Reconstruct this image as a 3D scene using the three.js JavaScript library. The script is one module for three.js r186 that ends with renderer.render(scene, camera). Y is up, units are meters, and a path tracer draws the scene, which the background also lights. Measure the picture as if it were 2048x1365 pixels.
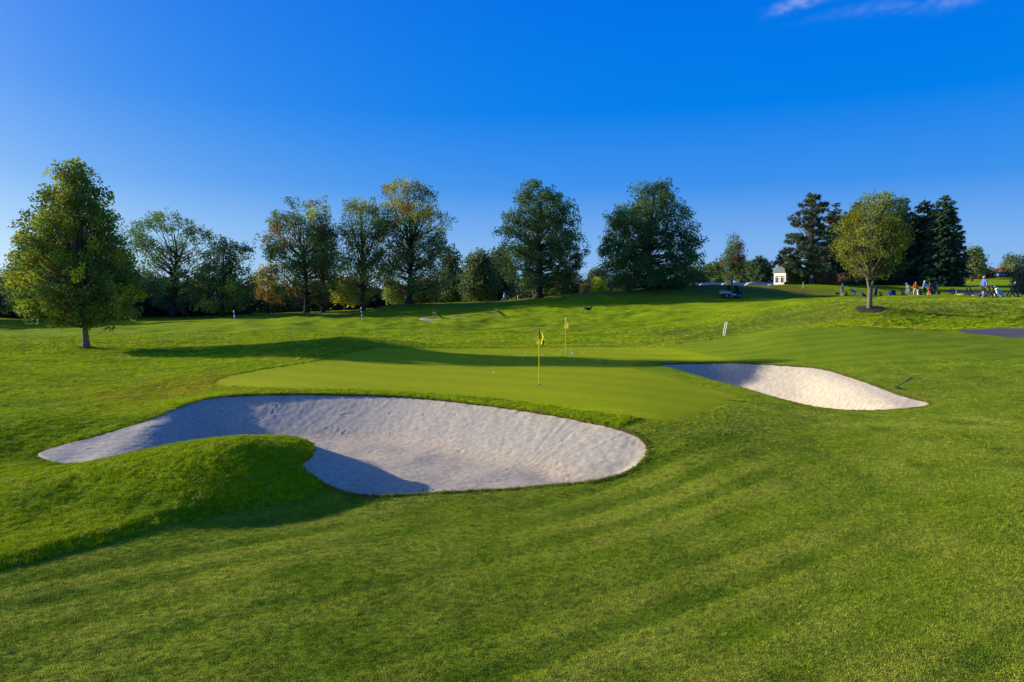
import * as THREE from 'three';
import { mergeGeometries } from 'three/addons/utils/BufferGeometryUtils.js';
import { RoundedBoxGeometry } from 'three/addons/geometries/RoundedBoxGeometry.js';
import { MarchingCubes } from 'three/addons/objects/MarchingCubes.js';
import { createNoise2D, createNoise3D } from 'simplex-noise';

// ---------------------------------------------------------------- camera, sky, sun, exposure
const scene = new THREE.Scene();
const EYE = 3.6, F = 1400, PITCH = Math.atan(102.5 / F);      // eye height above the green; focal length in pixels of the 2048-wide photo
const camera = new THREE.PerspectiveCamera(2 * Math.atan(682.5 / F) * 180 / Math.PI, 2048 / 1365, 0.1, 8000);
camera.position.set(0, EYE, 0);
camera.rotation.x = -PITCH;
const EXPOSURE = 1.42;
const SUN_EL = 15.3 * Math.PI / 180, SUN_AZ = 73 * Math.PI / 180;   // azimuth is counted from straight ahead towards the left
const sunDir = new THREE.Vector3(-Math.sin(SUN_AZ) * Math.cos(SUN_EL), Math.sin(SUN_EL), -Math.cos(SUN_AZ) * Math.cos(SUN_EL));

const mulberry = (a) => () => { a = (a + 0x6d2b79f5) | 0; let t = Math.imul(a ^ (a >>> 15), 1 | a); t = (t + Math.imul(t ^ (t >>> 7), 61 | t)) ^ t; return ((t ^ (t >>> 14)) >>> 0) / 4294967296; };
const n2 = createNoise2D(mulberry(11)), n2b = createNoise2D(mulberry(23)), n3 = createNoise3D(mulberry(31));
const fbm = (x, y, o = 4, g = 0.5) => { let s = 0, a = 1, t = 0; for (let i = 0; i < o; i++) { s += a * n2(x, y); t += a; a *= g; x = x * 2.03 + 7.1; y = y * 2.03 - 3.7; } return s / t; };
const clamp = THREE.MathUtils.clamp, lerp = THREE.MathUtils.lerp, sstep = (a, b, x) => { const t = clamp((x - a) / (b - a), 0, 1); return t * t * (3 - 2 * t); };
const lin = (r, g, b) => { const c = new THREE.Color().setRGB(r / 255, g / 255, b / 255, THREE.SRGBColorSpace); return [c.r, c.g, c.b]; };
const mix3 = (a, b, t) => [a[0] + (b[0] - a[0]) * t, a[1] + (b[1] - a[1]) * t, a[2] + (b[2] - a[2]) * t];

{ // a computed sky: clear autumn blue, paler towards the horizon and towards the low sun at the left, thin cirrus high at the right
  const W = 2048, H = 1024, data = new Float32Array(W * H * 4);
  const stops = [[-1, lin(70, 110, 120)], [-0.05, lin(150, 185, 220)], [0.0, lin(150, 190, 235)], [0.06, lin(126, 178, 239)], [0.14, lin(62, 146, 236)], [0.24, lin(0, 127, 235)], [0.40, lin(0, 111, 230)], [0.6, lin(0, 92, 210)], [1, lin(0, 70, 175)]];
  for (let r = 0; r < H; r++) {
    const up = ((r + 0.5) / H - 0.5) * Math.PI, y = Math.sin(up);
    let k = 0; while (k < stops.length - 2 && y > stops[k + 1][0]) k++;
    const base = mix3(stops[k][1], stops[k + 1][1], clamp((y - stops[k][0]) / (stops[k + 1][0] - stops[k][0]), 0, 1));
    for (let c = 0; c < W; c++) {
      const az = ((c + 0.5) / W - 0.5) * 2 * Math.PI, x = Math.cos(az) * Math.cos(up), z = Math.sin(az) * Math.cos(up);
      const ang = Math.acos(clamp(x * sunDir.x + y * sunDir.y + z * sunDir.z, -1, 1));
      const wide = Math.exp(-Math.pow(ang / 0.56, 1.7)), tight = Math.exp(-Math.pow(ang / 0.24, 1.6));
      const low = Math.exp(-Math.max(y, 0) / 0.16);
      const cs = Math.cos(ang), c2 = cs * cs, c4 = c2 * c2 * (cs < 0 ? 5 : 1); // air scatters more towards and away from the sun than across it
      let col = mix3(base, [0.82, 0.88, 0.97], clamp(wide * 2.7 * Math.pow(low, 1.6), 0, 0.95));
      col = [col[0] + 0.05 * c4, col[1] * (1 + 0.2 * c2) + 0.055 * c4, col[2] * (1 + 0.05 * c2) + 0.04 * c4];
      col = col.map((v, i) => v + tight * [4.2, 3.6, 2.8][i] + wide * low * 0.1);
      if (y > 0.02) { // cirrus on a high flat layer
        const u = x / y, v = z / y;
        const q = n2b(u * 0.9 + 5, v * 0.9);
        const streak = fbm(u * 1.1 + v * 2.4 + q * 0.5, v * 3.6 - u * 2.6 + q * 0.4, 6, 0.6);
        const patch = Math.exp(-(((u - 1.47) / 0.13) ** 2 + ((v + 2.42) / 0.085) ** 2)) + 0.7 * Math.exp(-(((u - 1.02) / 0.1) ** 2 + ((v + 2.56) / 0.085) ** 2)) + 0.12 * Math.exp(-(((u - 1.3) / 0.3) ** 2 + ((v + 2.58) / 0.06) ** 2));
        const a = clamp(sstep(-0.25, 0.55, streak) * patch * (0.6 + 0.5 * n2b(u * 14 + v * 9, v * 30)), 0, 0.6);
        col = mix3(col, [0.66, 0.72, 0.95], a);
      }
      const o = (r * W + c) * 4;
      for (let i = 0; i < 3; i++) data[o + i] = col[i] / EXPOSURE;
      data[o + 3] = 1;
    }
  }
  const t = new THREE.DataTexture(data, W, H, THREE.RGBAFormat, THREE.FloatType);
  t.mapping = THREE.EquirectangularReflectionMapping; t.magFilter = THREE.LinearFilter; t.wrapS = THREE.RepeatWrapping; t.needsUpdate = true;
  scene.background = t; scene.environment = t;
}
const sun = new THREE.DirectionalLight(new THREE.Color(1, 0.9, 0.72), 5);
sun.target.position.set(0, 0, -45); sun.position.copy(sun.target.position).addScaledVector(sunDir, 250); sun.castShadow = true;
sun.shadow.mapSize.set(4096, 4096);
Object.assign(sun.shadow.camera, { left: -130, right: 130, top: 90, bottom: -90, near: 10, far: 600 });
scene.add(sun, sun.target);
const renderer = new THREE.WebGLRenderer({ antialias: true });
renderer.toneMapping = THREE.LinearToneMapping;
renderer.toneMappingExposure = EXPOSURE;
renderer.shadowMap.enabled = true;

// ---------------------------------------------------------------- helpers
const SP = Math.sin(PITCH), CP = Math.cos(PITCH);
function at(px, py, d) { // a pixel of the photo at a distance d straight ahead, as a point
  const u = (px - 1024) / F, v = -(py - 682.5) / F, k = d / (CP + v * SP);
  return new THREE.Vector3(u * k, EYE + (v * CP - SP) * k, -d);
}
const used = new Map();
function numbered(name) { const n = used.get(name) ?? 0; used.set(name, n + 1); return n ? name + '_' + String(n).padStart(3, '0') : name; }
function tag(o, label, category, group) { o.userData.label = label; o.userData.category = category; if (group) o.userData.group = group; return o; }
function thing(name, label, category, pos, turn = 0, group) {
  const o = new THREE.Group(); o.name = numbered(name); o.position.set(...(pos.isVector3 ? pos.toArray() : pos)); o.rotation.y = turn;
  scene.add(o); return tag(o, label, category, group);
}
function obj(name, geo, mat, parent = scene) {
  const g = Array.isArray(geo) ? mergeGeometries(geo.map((q) => { const h = q.index ? q.toNonIndexed() : q.clone(); for (const k of Object.keys(h.attributes)) if (!['position', 'normal', 'uv', 'color'].includes(k)) h.deleteAttribute(k); return h; })) : geo;
  const m = new THREE.Mesh(g, mat); m.name = parent === scene ? numbered(name) : name; m.castShadow = m.receiveShadow = true; parent.add(m); return m;
}
function struct(name, geo, mat) { const m = obj(name, geo, mat); m.userData.kind = 'structure'; return m; }
const mat = (c, rough = 0.8, more = {}) => new THREE.MeshStandardMaterial({ color: new THREE.Color().setRGB(...c), roughness: rough, ...more });
const box = (w, h, d, x = 0, y = 0, z = 0) => new THREE.BoxGeometry(w, h, d).translate(x, y, z);
const rbox = (w, h, d, r, x = 0, y = 0, z = 0) => new RoundedBoxGeometry(w, h, d, 2, r).translate(x, y, z);
function tube(pts, radii, sides = 6) { // a tapered tube along points
  const P = pts.map((p) => p.isVector3 ? p : new THREE.Vector3(...p)), pos = [], nor = [], uv = [], idx = [];
  const t = new THREE.Vector3(), a = new THREE.Vector3(), b = new THREE.Vector3(); let len = 0;
  for (let i = 0; i < P.length; i++) {
    t.subVectors(P[Math.min(i + 1, P.length - 1)], P[Math.max(i - 1, 0)]).normalize();
    a.set(Math.abs(t.y) > 0.9 ? 1 : 0, Math.abs(t.y) > 0.9 ? 0 : 1, 0).cross(t).normalize(); b.crossVectors(t, a);
    const r = Array.isArray(radii) ? radii[i] : radii; if (i) len += P[i].distanceTo(P[i - 1]);
    for (let k = 0; k <= sides; k++) {
      const w = k / sides * Math.PI * 2, c = Math.cos(w), s = Math.sin(w), nx = a.x * c + b.x * s, ny = a.y * c + b.y * s, nz = a.z * c + b.z * s;
      pos.push(P[i].x + nx * r, P[i].y + ny * r, P[i].z + nz * r); nor.push(nx, ny, nz); uv.push(k / sides * Math.max(0.3, r * 6), len);
      if (i && k < sides) { const q = i * (sides + 1) + k, p = q - sides - 1; idx.push(p, p + 1, q, q, p + 1, q + 1); }
    }
  }
  for (const [i, s] of [[0, -1], [P.length - 1, 1]]) { // caps
    const r = Array.isArray(radii) ? radii[i] : radii; if (r < 0.004) continue;
    const c = pos.length / 3; t.subVectors(P[Math.min(i + 1, P.length - 1)], P[Math.max(i - 1, 0)]).normalize().multiplyScalar(s);
    pos.push(P[i].x, P[i].y, P[i].z); nor.push(t.x, t.y, t.z); uv.push(0, 0);
    for (let k = 0; k <= sides; k++) { const q = (i * (sides + 1) + k) * 3; pos.push(pos[q], pos[q + 1], pos[q + 2]); nor.push(t.x, t.y, t.z); uv.push(0, 0); if (k < sides) s > 0 ? idx.push(c, c + 1 + k, c + 2 + k) : idx.push(c, c + 2 + k, c + 1 + k); }
  }
  const g = new THREE.BufferGeometry();
  g.setAttribute('position', new THREE.Float32BufferAttribute(pos, 3)); g.setAttribute('normal', new THREE.Float32BufferAttribute(nor, 3)); g.setAttribute('uv', new THREE.Float32BufferAttribute(uv, 2)); g.setIndex(idx);
  return g;
}
// instanced pieces from arrays of [matrix, colour]
function instanced(name, geo, material, list, parent = scene) {
  const m = new THREE.InstancedMesh(geo, material, list.length), c = new THREE.Color();
  list.forEach((e, i) => { m.setMatrixAt(i, e[0]); if (e[1]) m.setColorAt(i, c.setRGB(...e[1])); });
  m.name = parent === scene ? numbered(name) : name; m.castShadow = m.receiveShadow = true; parent.add(m); return m;
}

// ---------------------------------------------------------------- the lie of the land: a smooth surface through surveyed points [x, distance ahead, height]
const px = (x, y, d) => { const p = at(x, y, d); return [p.x, d, p.y]; };
const ANCHORS = [
  [-60, -20, -1.3], [0, -20, -1.3], [60, -20, -1.0], [-10, 3, -1.15], [0, 3, -1.1], [10, 3, -1.0], [-8, 8, -1.1], [0, 8, -1.05], [7, 8, -0.9], [-9, 11, -1.03], [-4, 12, -1.02], [1, 12, -1], [6, 12, -0.85], [10, 12, -0.6], [18, 12, -0.3],
  [-5, 14.6, -1], [-2.5, 15.2, -1], [0, 15.8, -1], [2.3, 16.1, -0.87], [3.15, 16.8, -0.62], [3.5, 17.5, -0.4], [3.4, 18, -0.25], [3.1, 18.6, -0.1],
  // the mound in front of the big bunker and the rough to its left
  [-8.3, 11.6, -1], [-6.9, 13.2, -1], [-5.6, 14.1, -1], [-6.5, 16.4, -0.04], [-7.6, 16.4, -0.18], [-8.5, 16.3, -0.3], [-9.5, 16.1, -0.46], [-5.65, 16.45, -0.24], [-5.1, 16.25, -0.44], [-4.9, 15.9, -0.55], [-7, 18.1, -0.28], [-8.4, 18.2, -0.42], [-9.5, 17.9, -0.6], [-10.6, 17.3, -0.78], [-11.5, 16, -0.68], [-12.4, 15.2, -0.74], [-9, 14.8, -0.72], [-7, 14.9, -0.52], [-5.7, 15.2, -0.55], [-7.6, 13.6, -0.92], [-14.6, 20, -0.4], [-14, 17, -0.66], [-12.9, 18.4, -0.8], [-20, 16, -0.5],
  [-12.5, 19.4, -0.68], [-12, 20, -0.6], [-11.4, 21, -0.48], [-11.1, 22, -0.33], [-10.8, 23.4, -0.16], [-10.3, 24, -0.06],
  // green
  [-9, 24.5, 0], [-6.5, 24.6, 0], [-3.8, 24.1, 0], [-1.2, 22.6, 0], [1.1, 20.8, 0], [2.4, 19.6, -0.03], [4.2, 19.5, 0], [0, 30, 0], [-6, 32, 0], [5, 26, 0], [3, 36, 0.02], [-4, 40, 0.05], [2, 43.8, 0], [8, 42, 0.05], [9.5, 37, 0.1],
  [4.6, 17.6, -0.32], [5, 15.5, -0.66], [8, 18, -0.36], [12, 18, -0.12], [12, 15, -0.3],
  // right bunker rim and the ground round it
  [7.1, 34, 0.05], [10.2, 33.5, 0.16], [12.2, 30.8, 0.32], [13, 29.2, 0.37], [13.3, 27.2, 0.3], [13.4, 25.2, 0.2], [13.6, 23.8, 0.05], [13.9, 22.7, -0.06], [12.6, 22, -0.2], [11.4, 22.2, -0.3], [10.1, 22.8, -0.3], [9.3, 24.4, -0.25], [8.7, 26.5, -0.18], [8, 28.9, -0.1], [7.2, 31.1, 0],
  [16.5, 24, 0.22], [17, 30, 0.62], [20, 36, 1.02], [15, 40, 0.95], [18.7, 42, 1.3], [25, 42, 1.35], [31, 41, 1.3], [24, 30, 0.7], [22, 20, 0.2],
  px(1380, 685, 45), px(1500, 667, 45), [23.5, 46.2, 2.36], [31, 47, 2.3], [40, 50, 2.4], px(1500, 640, 54), px(1600, 606, 60), px(1650, 598, 62), px(1740, 599, 60), px(1900, 598, 60), px(2048, 597, 60), px(1680, 593, 103), px(1830, 594, 86), px(1970, 595, 62), px(1560, 594, 96),
  px(1460, 598, 94), px(1250, 620, 80), px(1180, 631, 75), px(1078, 650, 65), px(1250, 662, 58), px(1400, 652, 57), px(1250, 690, 46.5), px(1120, 675, 52), px(900, 661, 62), px(720, 638, 75), px(580, 637, 75), px(820, 640, 73),
  // the long berm: foot and crest
  px(600, 640, 93), px(760, 637, 93), px(900, 627, 93), px(1080, 610, 93), px(1200, 606, 94), px(1320, 602, 94), px(1400, 598, 94),
  px(450, 633, 104), px(600, 626, 104), px(690, 629, 104), px(770, 613, 104), px(900, 608, 104), px(1000, 604, 104), px(1080, 597, 104), px(1200, 584, 104), px(1300, 580, 104), px(1400, 571, 106), px(1500, 573, 108), px(1600, 572, 112), px(1700, 571, 118), px(1800, 573, 122), px(1600, 590, 104), px(1860, 584, 110),
  px(0, 658, 88), px(0, 640, 103), px(200, 657, 84), px(300, 638, 103), px(250, 655, 84), px(400, 645, 84), px(0, 663, 72), px(200, 664, 65), px(420, 652, 70),
  px(0, 702, 44), px(168, 697, 44), px(0, 760, 29), px(200, 762, 30), px(300, 720, 38), px(330, 800, 25), px(400, 742, 31),
  [-10.3, 42, 0.7], [-13.5, 40, 0.3], [-7.5, 42, 0.42], [-10, 36, 0.1], [-14, 47, 0.05], [-8, 48, 0.1], [-6.5, 38, 0.1],
  // beyond
  [-100, 125, -1], [-40, 122, -0.6], [0, 122, 1], [30, 122, 2.8], [-120, 200, 0], [0, 200, 1], [60, 190, 4.2], px(1950, 575, 120), px(1950, 559, 190), px(2040, 553, 200), px(1900, 565, 190), [110, 120, 3.6], [90, 75, 2.6], [70, 50, 2], [60, 20, 0.6], [-60, 20, -0.4], [-80, 50, -0.4],
];
const TPS = (() => {
  const S = 20, A = ANCHORS.map(([x, d, y]) => [x / S, d / S, y]), n = A.length, N = n + 3, U = (r2) => r2 > 1e-12 ? r2 * Math.log(r2) * 0.5 : 0;
  const M = Array.from({ length: N }, () => new Float64Array(N + 1));
  for (let i = 0; i < n; i++) {
    for (let j = 0; j < n; j++) M[i][j] = U((A[i][0] - A[j][0]) ** 2 + (A[i][1] - A[j][1]) ** 2);
    M[i][i] += 0.0006; M[i][n] = M[n][i] = 1; M[i][n + 1] = M[n + 1][i] = A[i][0]; M[i][n + 2] = M[n + 2][i] = A[i][1]; M[i][N] = A[i][2];
  }
  for (let c = 0; c < N; c++) {
    let p = c; for (let r = c + 1; r < N; r++) if (Math.abs(M[r][c]) > Math.abs(M[p][c])) p = r;
    const tmp = M[c]; M[c] = M[p]; M[p] = tmp;
    for (let r = c + 1; r < N; r++) { const f = M[r][c] / M[c][c]; if (f) for (let k = c; k <= N; k++) M[r][k] -= f * M[c][k]; }
  }
  const w = new Float64Array(N);
  for (let c = N - 1; c >= 0; c--) { let s = M[c][N]; for (let k = c + 1; k < N; k++) s -= M[c][k] * w[k]; w[c] = s / M[c][c]; }
  return (x, d) => { x /= S; d /= S; let s = w[n] + w[n + 1] * x + w[n + 2] * d; for (let i = 0; i < n; i++) { const a = A[i][0] - x, b = A[i][1] - d; s += w[i] * U(a * a + b * b); } return s; };
})();
const softClamp = (v, a, b, m) => v > b - m ? b - m + m * Math.tanh((v - b + m) / m) : v < a + m ? a + m + m * Math.tanh((v - a - m) / m) : v;
const baseH = (x, z) => TPS(softClamp(x, -150, 150, 40), softClamp(-z, -25, 215, 25));

// ---------------------------------------------------------------- outlines (closed, smoothed) with signed distances, negative inside
function outline(points, step = 0.25) {
  const c = new THREE.CatmullRomCurve3(points.map(([x, d]) => new THREE.Vector3(x, 0, -d)), true, 'centripetal');
  const P = c.getSpacedPoints(Math.max(40, Math.round(c.getLength() / step))).slice(0, -1), n = P.length;
  const X = Float64Array.from(P, (p) => p.x), Z = Float64Array.from(P, (p) => p.z);
  const b = [Math.min(...X), Math.max(...X), Math.min(...Z), Math.max(...Z)];
  const o = { P, X, Z, b, near: [0, 0], seg: 0 };
  const coarse = new Map();
  o.sd = (x, z) => { // exact near the outline, the value at the middle of a 1 m cell away from it
    const cx = Math.floor(x), cz = Math.floor(z), k = (cx + 5000) * 16384 + cz + 5000; let s = coarse.get(k);
    if (s === undefined) coarse.set(k, s = o.exact(cx + 0.5, cz + 0.5, 1));
    return Math.abs(s) > 2.2 ? s : o.exact(x, z, 1.5);
  };
  o.exact = (x, z, margin) => {
    if (x < b[0] - margin || x > b[1] + margin || z < b[2] - margin || z > b[3] + margin) return Math.max(b[0] - x, x - b[1], b[2] - z, z - b[3]);
    let best = 1e9, inside = false;
    for (let i = 0, j = n - 1; i < n; j = i++) {
      const ex = X[j] - X[i], ez = Z[j] - Z[i], wx = x - X[i], wz = z - Z[i], t = clamp((wx * ex + wz * ez) / (ex * ex + ez * ez + 1e-12), 0, 1), dx = wx - ex * t, dz = wz - ez * t, q = dx * dx + dz * dz;
      if (q < best) { best = q; o.seg = i; o.t = t; }
      if ((Z[i] > z) !== (Z[j] > z) && x < (X[j] - X[i]) * (z - Z[i]) / (Z[j] - Z[i]) + X[i]) inside = !inside;
    }
    return inside ? -Math.sqrt(best) : Math.sqrt(best);
  };
  return o;
}
function hit(x, y) { // where the sight line of a pixel meets the land
  let lo = 4, hi = 4; const f = (d) => { const p = at(x, y, d); return p.y - baseH(p.x, p.z); };
  while (hi < 240 && f(hi) > 0) { lo = hi; hi *= 1.02; }
  for (let i = 0; i < 30; i++) { const m = (lo + hi) / 2; if (f(m) > 0) lo = m; else hi = m; }
  return at(x, y, hi);
}
const seen = (list) => list.map(([x, y]) => { const p = hit(x, y); return [p.x, -p.z]; });
const bigBunker = outline([[-12.75, 18.45], [-12.5, 19.2], [-12, 19.9], [-11.45, 20.9], [-11.1, 21.9], [-10.7, 23.2], [-10.1, 23.8], [-8.9, 24.1], [-6.5, 24.2], [-3.8, 23.7], [-1.2, 22.2], [1.1, 20.4], [2.35, 19.2], [3.05, 18.45], [3.36, 18], [3.42, 17.4], [3.08, 16.75], [2.28, 16.25], [0.9, 16.05], [0, 15.9], [-1.4, 15.65], [-2.5, 15.38], [-3.5, 15.28], [-4.25, 15.6], [-4.82, 15.95], [-4.98, 16.25], [-4.86, 16.6], [-4.9, 17], [-5.1, 17.55], [-5.9, 18.05], [-7, 18.35], [-8.2, 18.42], [-9.5, 18.15], [-10.6, 17.6], [-11.3, 17.45], [-12.1, 17.9]]);
const rightBunker = outline([[7.1, 33.6], [8.4, 33.6], [10.1, 33.2], [12, 30.6], [12.85, 29], [13.05, 27.2], [13.15, 25.1], [13.35, 23.7], [13.65, 22.85], [13.5, 22.4], [12.6, 22.2], [11.4, 22.4], [10.25, 22.95], [9.5, 24.5], [8.95, 26.5], [8.2, 28.9], [7.5, 31.1], [7.05, 32.7]]);
const green = outline(seen([[428, 766], [445, 756], [500, 744], [600, 728], [680, 711], [745, 698], [860, 696], [960, 697], [1078, 696], [1200, 694], [1330, 696], [1400, 708], [1452, 719], [1390, 721], [1300, 722], [1268, 730], [1275, 740], [1330, 752], [1400, 772], [1455, 786], [1476, 794], [1440, 810], [1390, 828], [1330, 841], [1250, 832], [1150, 819], [1000, 799], [850, 787], [700, 779], [560, 778], [470, 774]]));
const farBunker = outline(seen([[838, 639.5], [870, 638], [920, 635.6], [948, 635.6], [935, 637.6], [890, 640], [850, 641.4]]), 0.5);
const fairway = outline([[-40, -15], [-16, 4], [-11.6, 8], [-8.3, 11.4], [-6.9, 13.25], [-5.6, 14.25], [-4.6, 14.95], [-4.1, 15.7], ...[[-3, 16.4], [1, 17], [3.7, 19.6]], ...seen([[1262, 838], [1290, 815], [1400, 800], [1400, 785], [1300, 758], [1230, 742], [1265, 722], [1390, 716], [1380, 703], [1330, 694], [1380, 686], [1440, 677], [1500, 667], [1570, 660], [1650, 656.5], [1800, 657.5], [1900, 662], [2048, 664], [2300, 664]]), [60, 20], [50, -15]], 0.5);
const pathNear = outline(seen([[1915, 664], [1960, 659.5], [2060, 658], [2200, 657], [2200, 684], [2060, 677], [1980, 672], [1935, 668]]));
const pathFar = outline([[70.5, 114], [73.5, 112], [73.2, 104], [70, 92], [67, 86], [60.5, 86], [64, 96], [68, 106]], 1);
const tee = [px(1665, 592, 106), px(2048, 597, 57)];

// sand surfaces hang from their rims and level out on a floor
const floorBig = (x, z) => lerp(-1.14, lerp(-0.9, -0.4, clamp((-z - 17.5) / 4.2, 0, 1.2)), sstep(-8.6, -11, x)) + 0.05 * fbm(x * 0.3, z * 0.3, 2);
const floorRight = (x, z) => lerp(-0.95, -1.12, sstep(23.4, 30, -z)) + 0.03 * fbm(x * 0.4, z * 0.4, 2);
function makeSand(o, floor, lipDrop, slope) {
  const g = o.P.map((p) => baseH(p.x, p.z));
  const R = mulberry(77), prints = [];
  for (let k = 0; k < 260; k++) { // footprints and ball marks
    const x = lerp(o.b[0], o.b[1], R()), z = lerp(o.b[2], o.b[3], R());
    if (o.sd(x, z) < -0.3) prints.push([x, z, R() * 6.3, 0.025 + 0.045 * R(), 0.003 + 0.009 * R()]);
  }
  return (x, z) => {
    const d = Math.max(0, -o.exact(x, z, 0.3)), n = o.P.length, i = o.seg, j = (i + n - 1) % n, rim = lerp(g[i], g[j], o.t);
    const f = floor(x, z), drop = lipDrop(rim, f) * (1 + 0.25 * n2(i * 0.35, 9) * (d < 0.3 ? 1 - d / 0.3 : 0)), sl = slope(x);
    let wall = rim - drop - sl * d; // the highest of the banks that fall from every stretch of the rim
    for (let k = 0; k < n; k++) { const e = g[k] - drop - sl * Math.hypot(x - o.X[k], z - o.Z[k]); if (e > wall) wall = e; }
    const k = 0.14, m = Math.max(wall, f) + k * 0.25 * Math.max(0, 1 - Math.abs(wall - f) / k) ** 2;
    let h = Math.min(m, rim - drop + 0.6 * d);
    const onWall = sstep(0.02, 0.3, wall - f);
    h += 0.006 * fbm(x * 2.2, z * 2.2, 4, 0.6);
    h += onWall * 0.006 * n2(x * 1.1 + z * 0.5, z * 0.5) * sstep(0.05, 0.5, d) + onWall * 0.004 * n2b(x * 3.2 + 9, z * 2.2) + (1 - onWall) * 0.006 * n2b(x * 1.4, z * 9);
    if (x > -1.5 && x < 4) { const an = Math.atan2(-z - 17.2, x + 0.6), rr = Math.hypot(x + 0.6, -z - 17.2); h += 0.007 * sstep(-1.5, 0.8, x) * sstep(1, 2, rr) * n2b(an * 11, rr * 0.35); } // rake marks fanning over the right-hand face
    for (const p of prints) { const a = x - p[0], b = z - p[1]; if (a * a + b * b < 0.09) { const c = Math.cos(p[2]), s = Math.sin(p[2]), u = (a * c + b * s) / (p[3] * 2), v = (b * c - a * s) / p[3] / (0.8 + 0.5 * n2(a * 9, b * 9)), q = u * u + v * v; h += p[4] * (1.1 * Math.exp(-((Math.sqrt(q) - 1.25) ** 2) * 6) - 1.6 * Math.exp(-q * 1.2)); } }
    return h;
  };
}
const sandBig = makeSand(bigBunker, floorBig, (rim, f) => 0.02 + 0.035 * sstep(0.25, 0.9, rim - f), (x) => lerp(0.3, 0.47, sstep(-11.6, -9.5, x)));
const sandRight = makeSand(rightBunker, floorRight, (rim, f) => 0.02 + 0.03 * sstep(0.2, 0.8, rim - f), (x) => lerp(1.0, 0.42, sstep(11.9, 13, x)));

// ---------------------------------------------------------------- one sheet to the horizon, cut along the outlines
function axis(breaks) { // breaks: [from, to, step at from, step at to]
  const out = [];
  for (const [a, b, s0, s1] of breaks) { let v = a; const dir = Math.sign(b - a); while ((b - v) * dir > 1e-6) { out.push(v); v += dir * lerp(s0, s1, Math.abs((v - a) / (b - a))); } }
  return out;
}
const xs = [...axis([[-4000, -200, 700, 40], [-200, -60, 12, 2.2], [-60, -20, 1.6, 0.22], [-20, -13, 0.2, 0.1], [-13, 4, 0.09, 0.09], [4, 15, 0.1, 0.12], [15, 24, 0.13, 0.25], [24, 60, 0.28, 1.5], [60, 200, 1.7, 12], [200, 4000, 40, 700]]), 4000];
const ds = [...axis([[-4000, -60, 700, 30], [-60, 6, 15, 0.35], [6, 14, 0.2, 0.1], [14, 25, 0.08, 0.09], [25, 46, 0.1, 0.2], [46, 75, 0.25, 0.5], [75, 125, 0.5, 0.8], [125, 230, 1, 6], [230, 4000, 20, 500]]), 4000];
const V = { x: [], z: [] };
const addV = (x, z) => { V.x.push(x); V.z.push(z); return V.x.length - 1; };
let tris = [];
{
  const W = xs.length;
  for (const d of ds) for (const x of xs) addV(x, -d);
  for (let j = 0; j + 1 < ds.length; j++) for (let i = 0; i + 1 < W; i++) { const a = j * W + i, b = a + 1, c = a + W, e = c + 1; if ((i + j) & 1) tris.push(a, b, c, b, e, c); else tris.push(a, b, e, a, e, c); }
}
function cut(T, o) { // splits triangles along an outline: [inside, outside, rim segments]
  const inn = [], out = [], rim = [], sd = new Map(), ed = new Map(), D = (v) => { let s = sd.get(v); if (s === undefined) { s = o.sd(V.x[v], V.z[v]); if (Math.abs(s) < 1e-4) s = 1e-4; sd.set(v, s); } return s; };
  const E = (a, b) => { const k = a < b ? a * 4194304 + b : b * 4194304 + a; let v = ed.get(k); if (v === undefined) { const t = D(a) / (D(a) - D(b)); v = addV(lerp(V.x[a], V.x[b], t), lerp(V.z[a], V.z[b], t)); ed.set(k, v); } return v; };
  const [x0, x1, z0, z1] = o.b;
  for (let i = 0; i < T.length; i += 3) {
    const t = [T[i], T[i + 1], T[i + 2]], X = t.map((v) => V.x[v]), Z = t.map((v) => V.z[v]);
    if (Math.max(...X) < x0 || Math.min(...X) > x1 || Math.max(...Z) < z0 || Math.min(...Z) > z1) { out.push(...t); continue; }
    const s = t.map((v) => D(v) < 0), c = s[0] + s[1] + s[2];
    if (c === 3) { inn.push(...t); continue; }
    if (c === 0) { out.push(...t); continue; }
    const k = s.indexOf(c === 1), a = t[k], b = t[(k + 1) % 3], e = t[(k + 2) % 3], p = E(a, b), q = E(a, e);
    (c === 1 ? inn : out).push(a, p, q); (c === 1 ? out : inn).push(p, b, e, p, e, q);
    rim.push(p, q);
  }
  return [inn, out, rim];
}
let rest = tris; tris = null;
const cutOut = (o) => { const [inn, out, rim] = cut(rest, o); rest = out; return { inn, rim }; };
const parts = { big: cutOut(bigBunker), right: cutOut(rightBunker), far: cutOut(farBunker), green: cutOut(green), path: cutOut(pathNear), path2: cutOut(pathFar), fairway: cutOut(fairway), rough: { inn: rest } };
const hump = (x, z) => 0.05 * n2(x * 0.16 + 2, z * 0.16) + 0.02 * n2b(x * 0.5, z * 0.5);
const offGreen = (x, z) => sstep(0, 2.2, Math.max(0, green.sd(x, z)));
const roughLift = (x, z) => 0.03 * sstep(0, 0.3, Math.min(Math.abs(fairway.sd(x, z)), Math.abs(green.sd(x, z)), Math.abs(bigBunker.sd(x, z))));
const rimFade = (x, z) => sstep(0.02, 0.7, Math.min(Math.max(0, bigBunker.sd(x, z)), Math.max(0, rightBunker.sd(x, z))));
const far01 = (x, z) => sstep(60, 30, Math.hypot(x, z));
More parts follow.
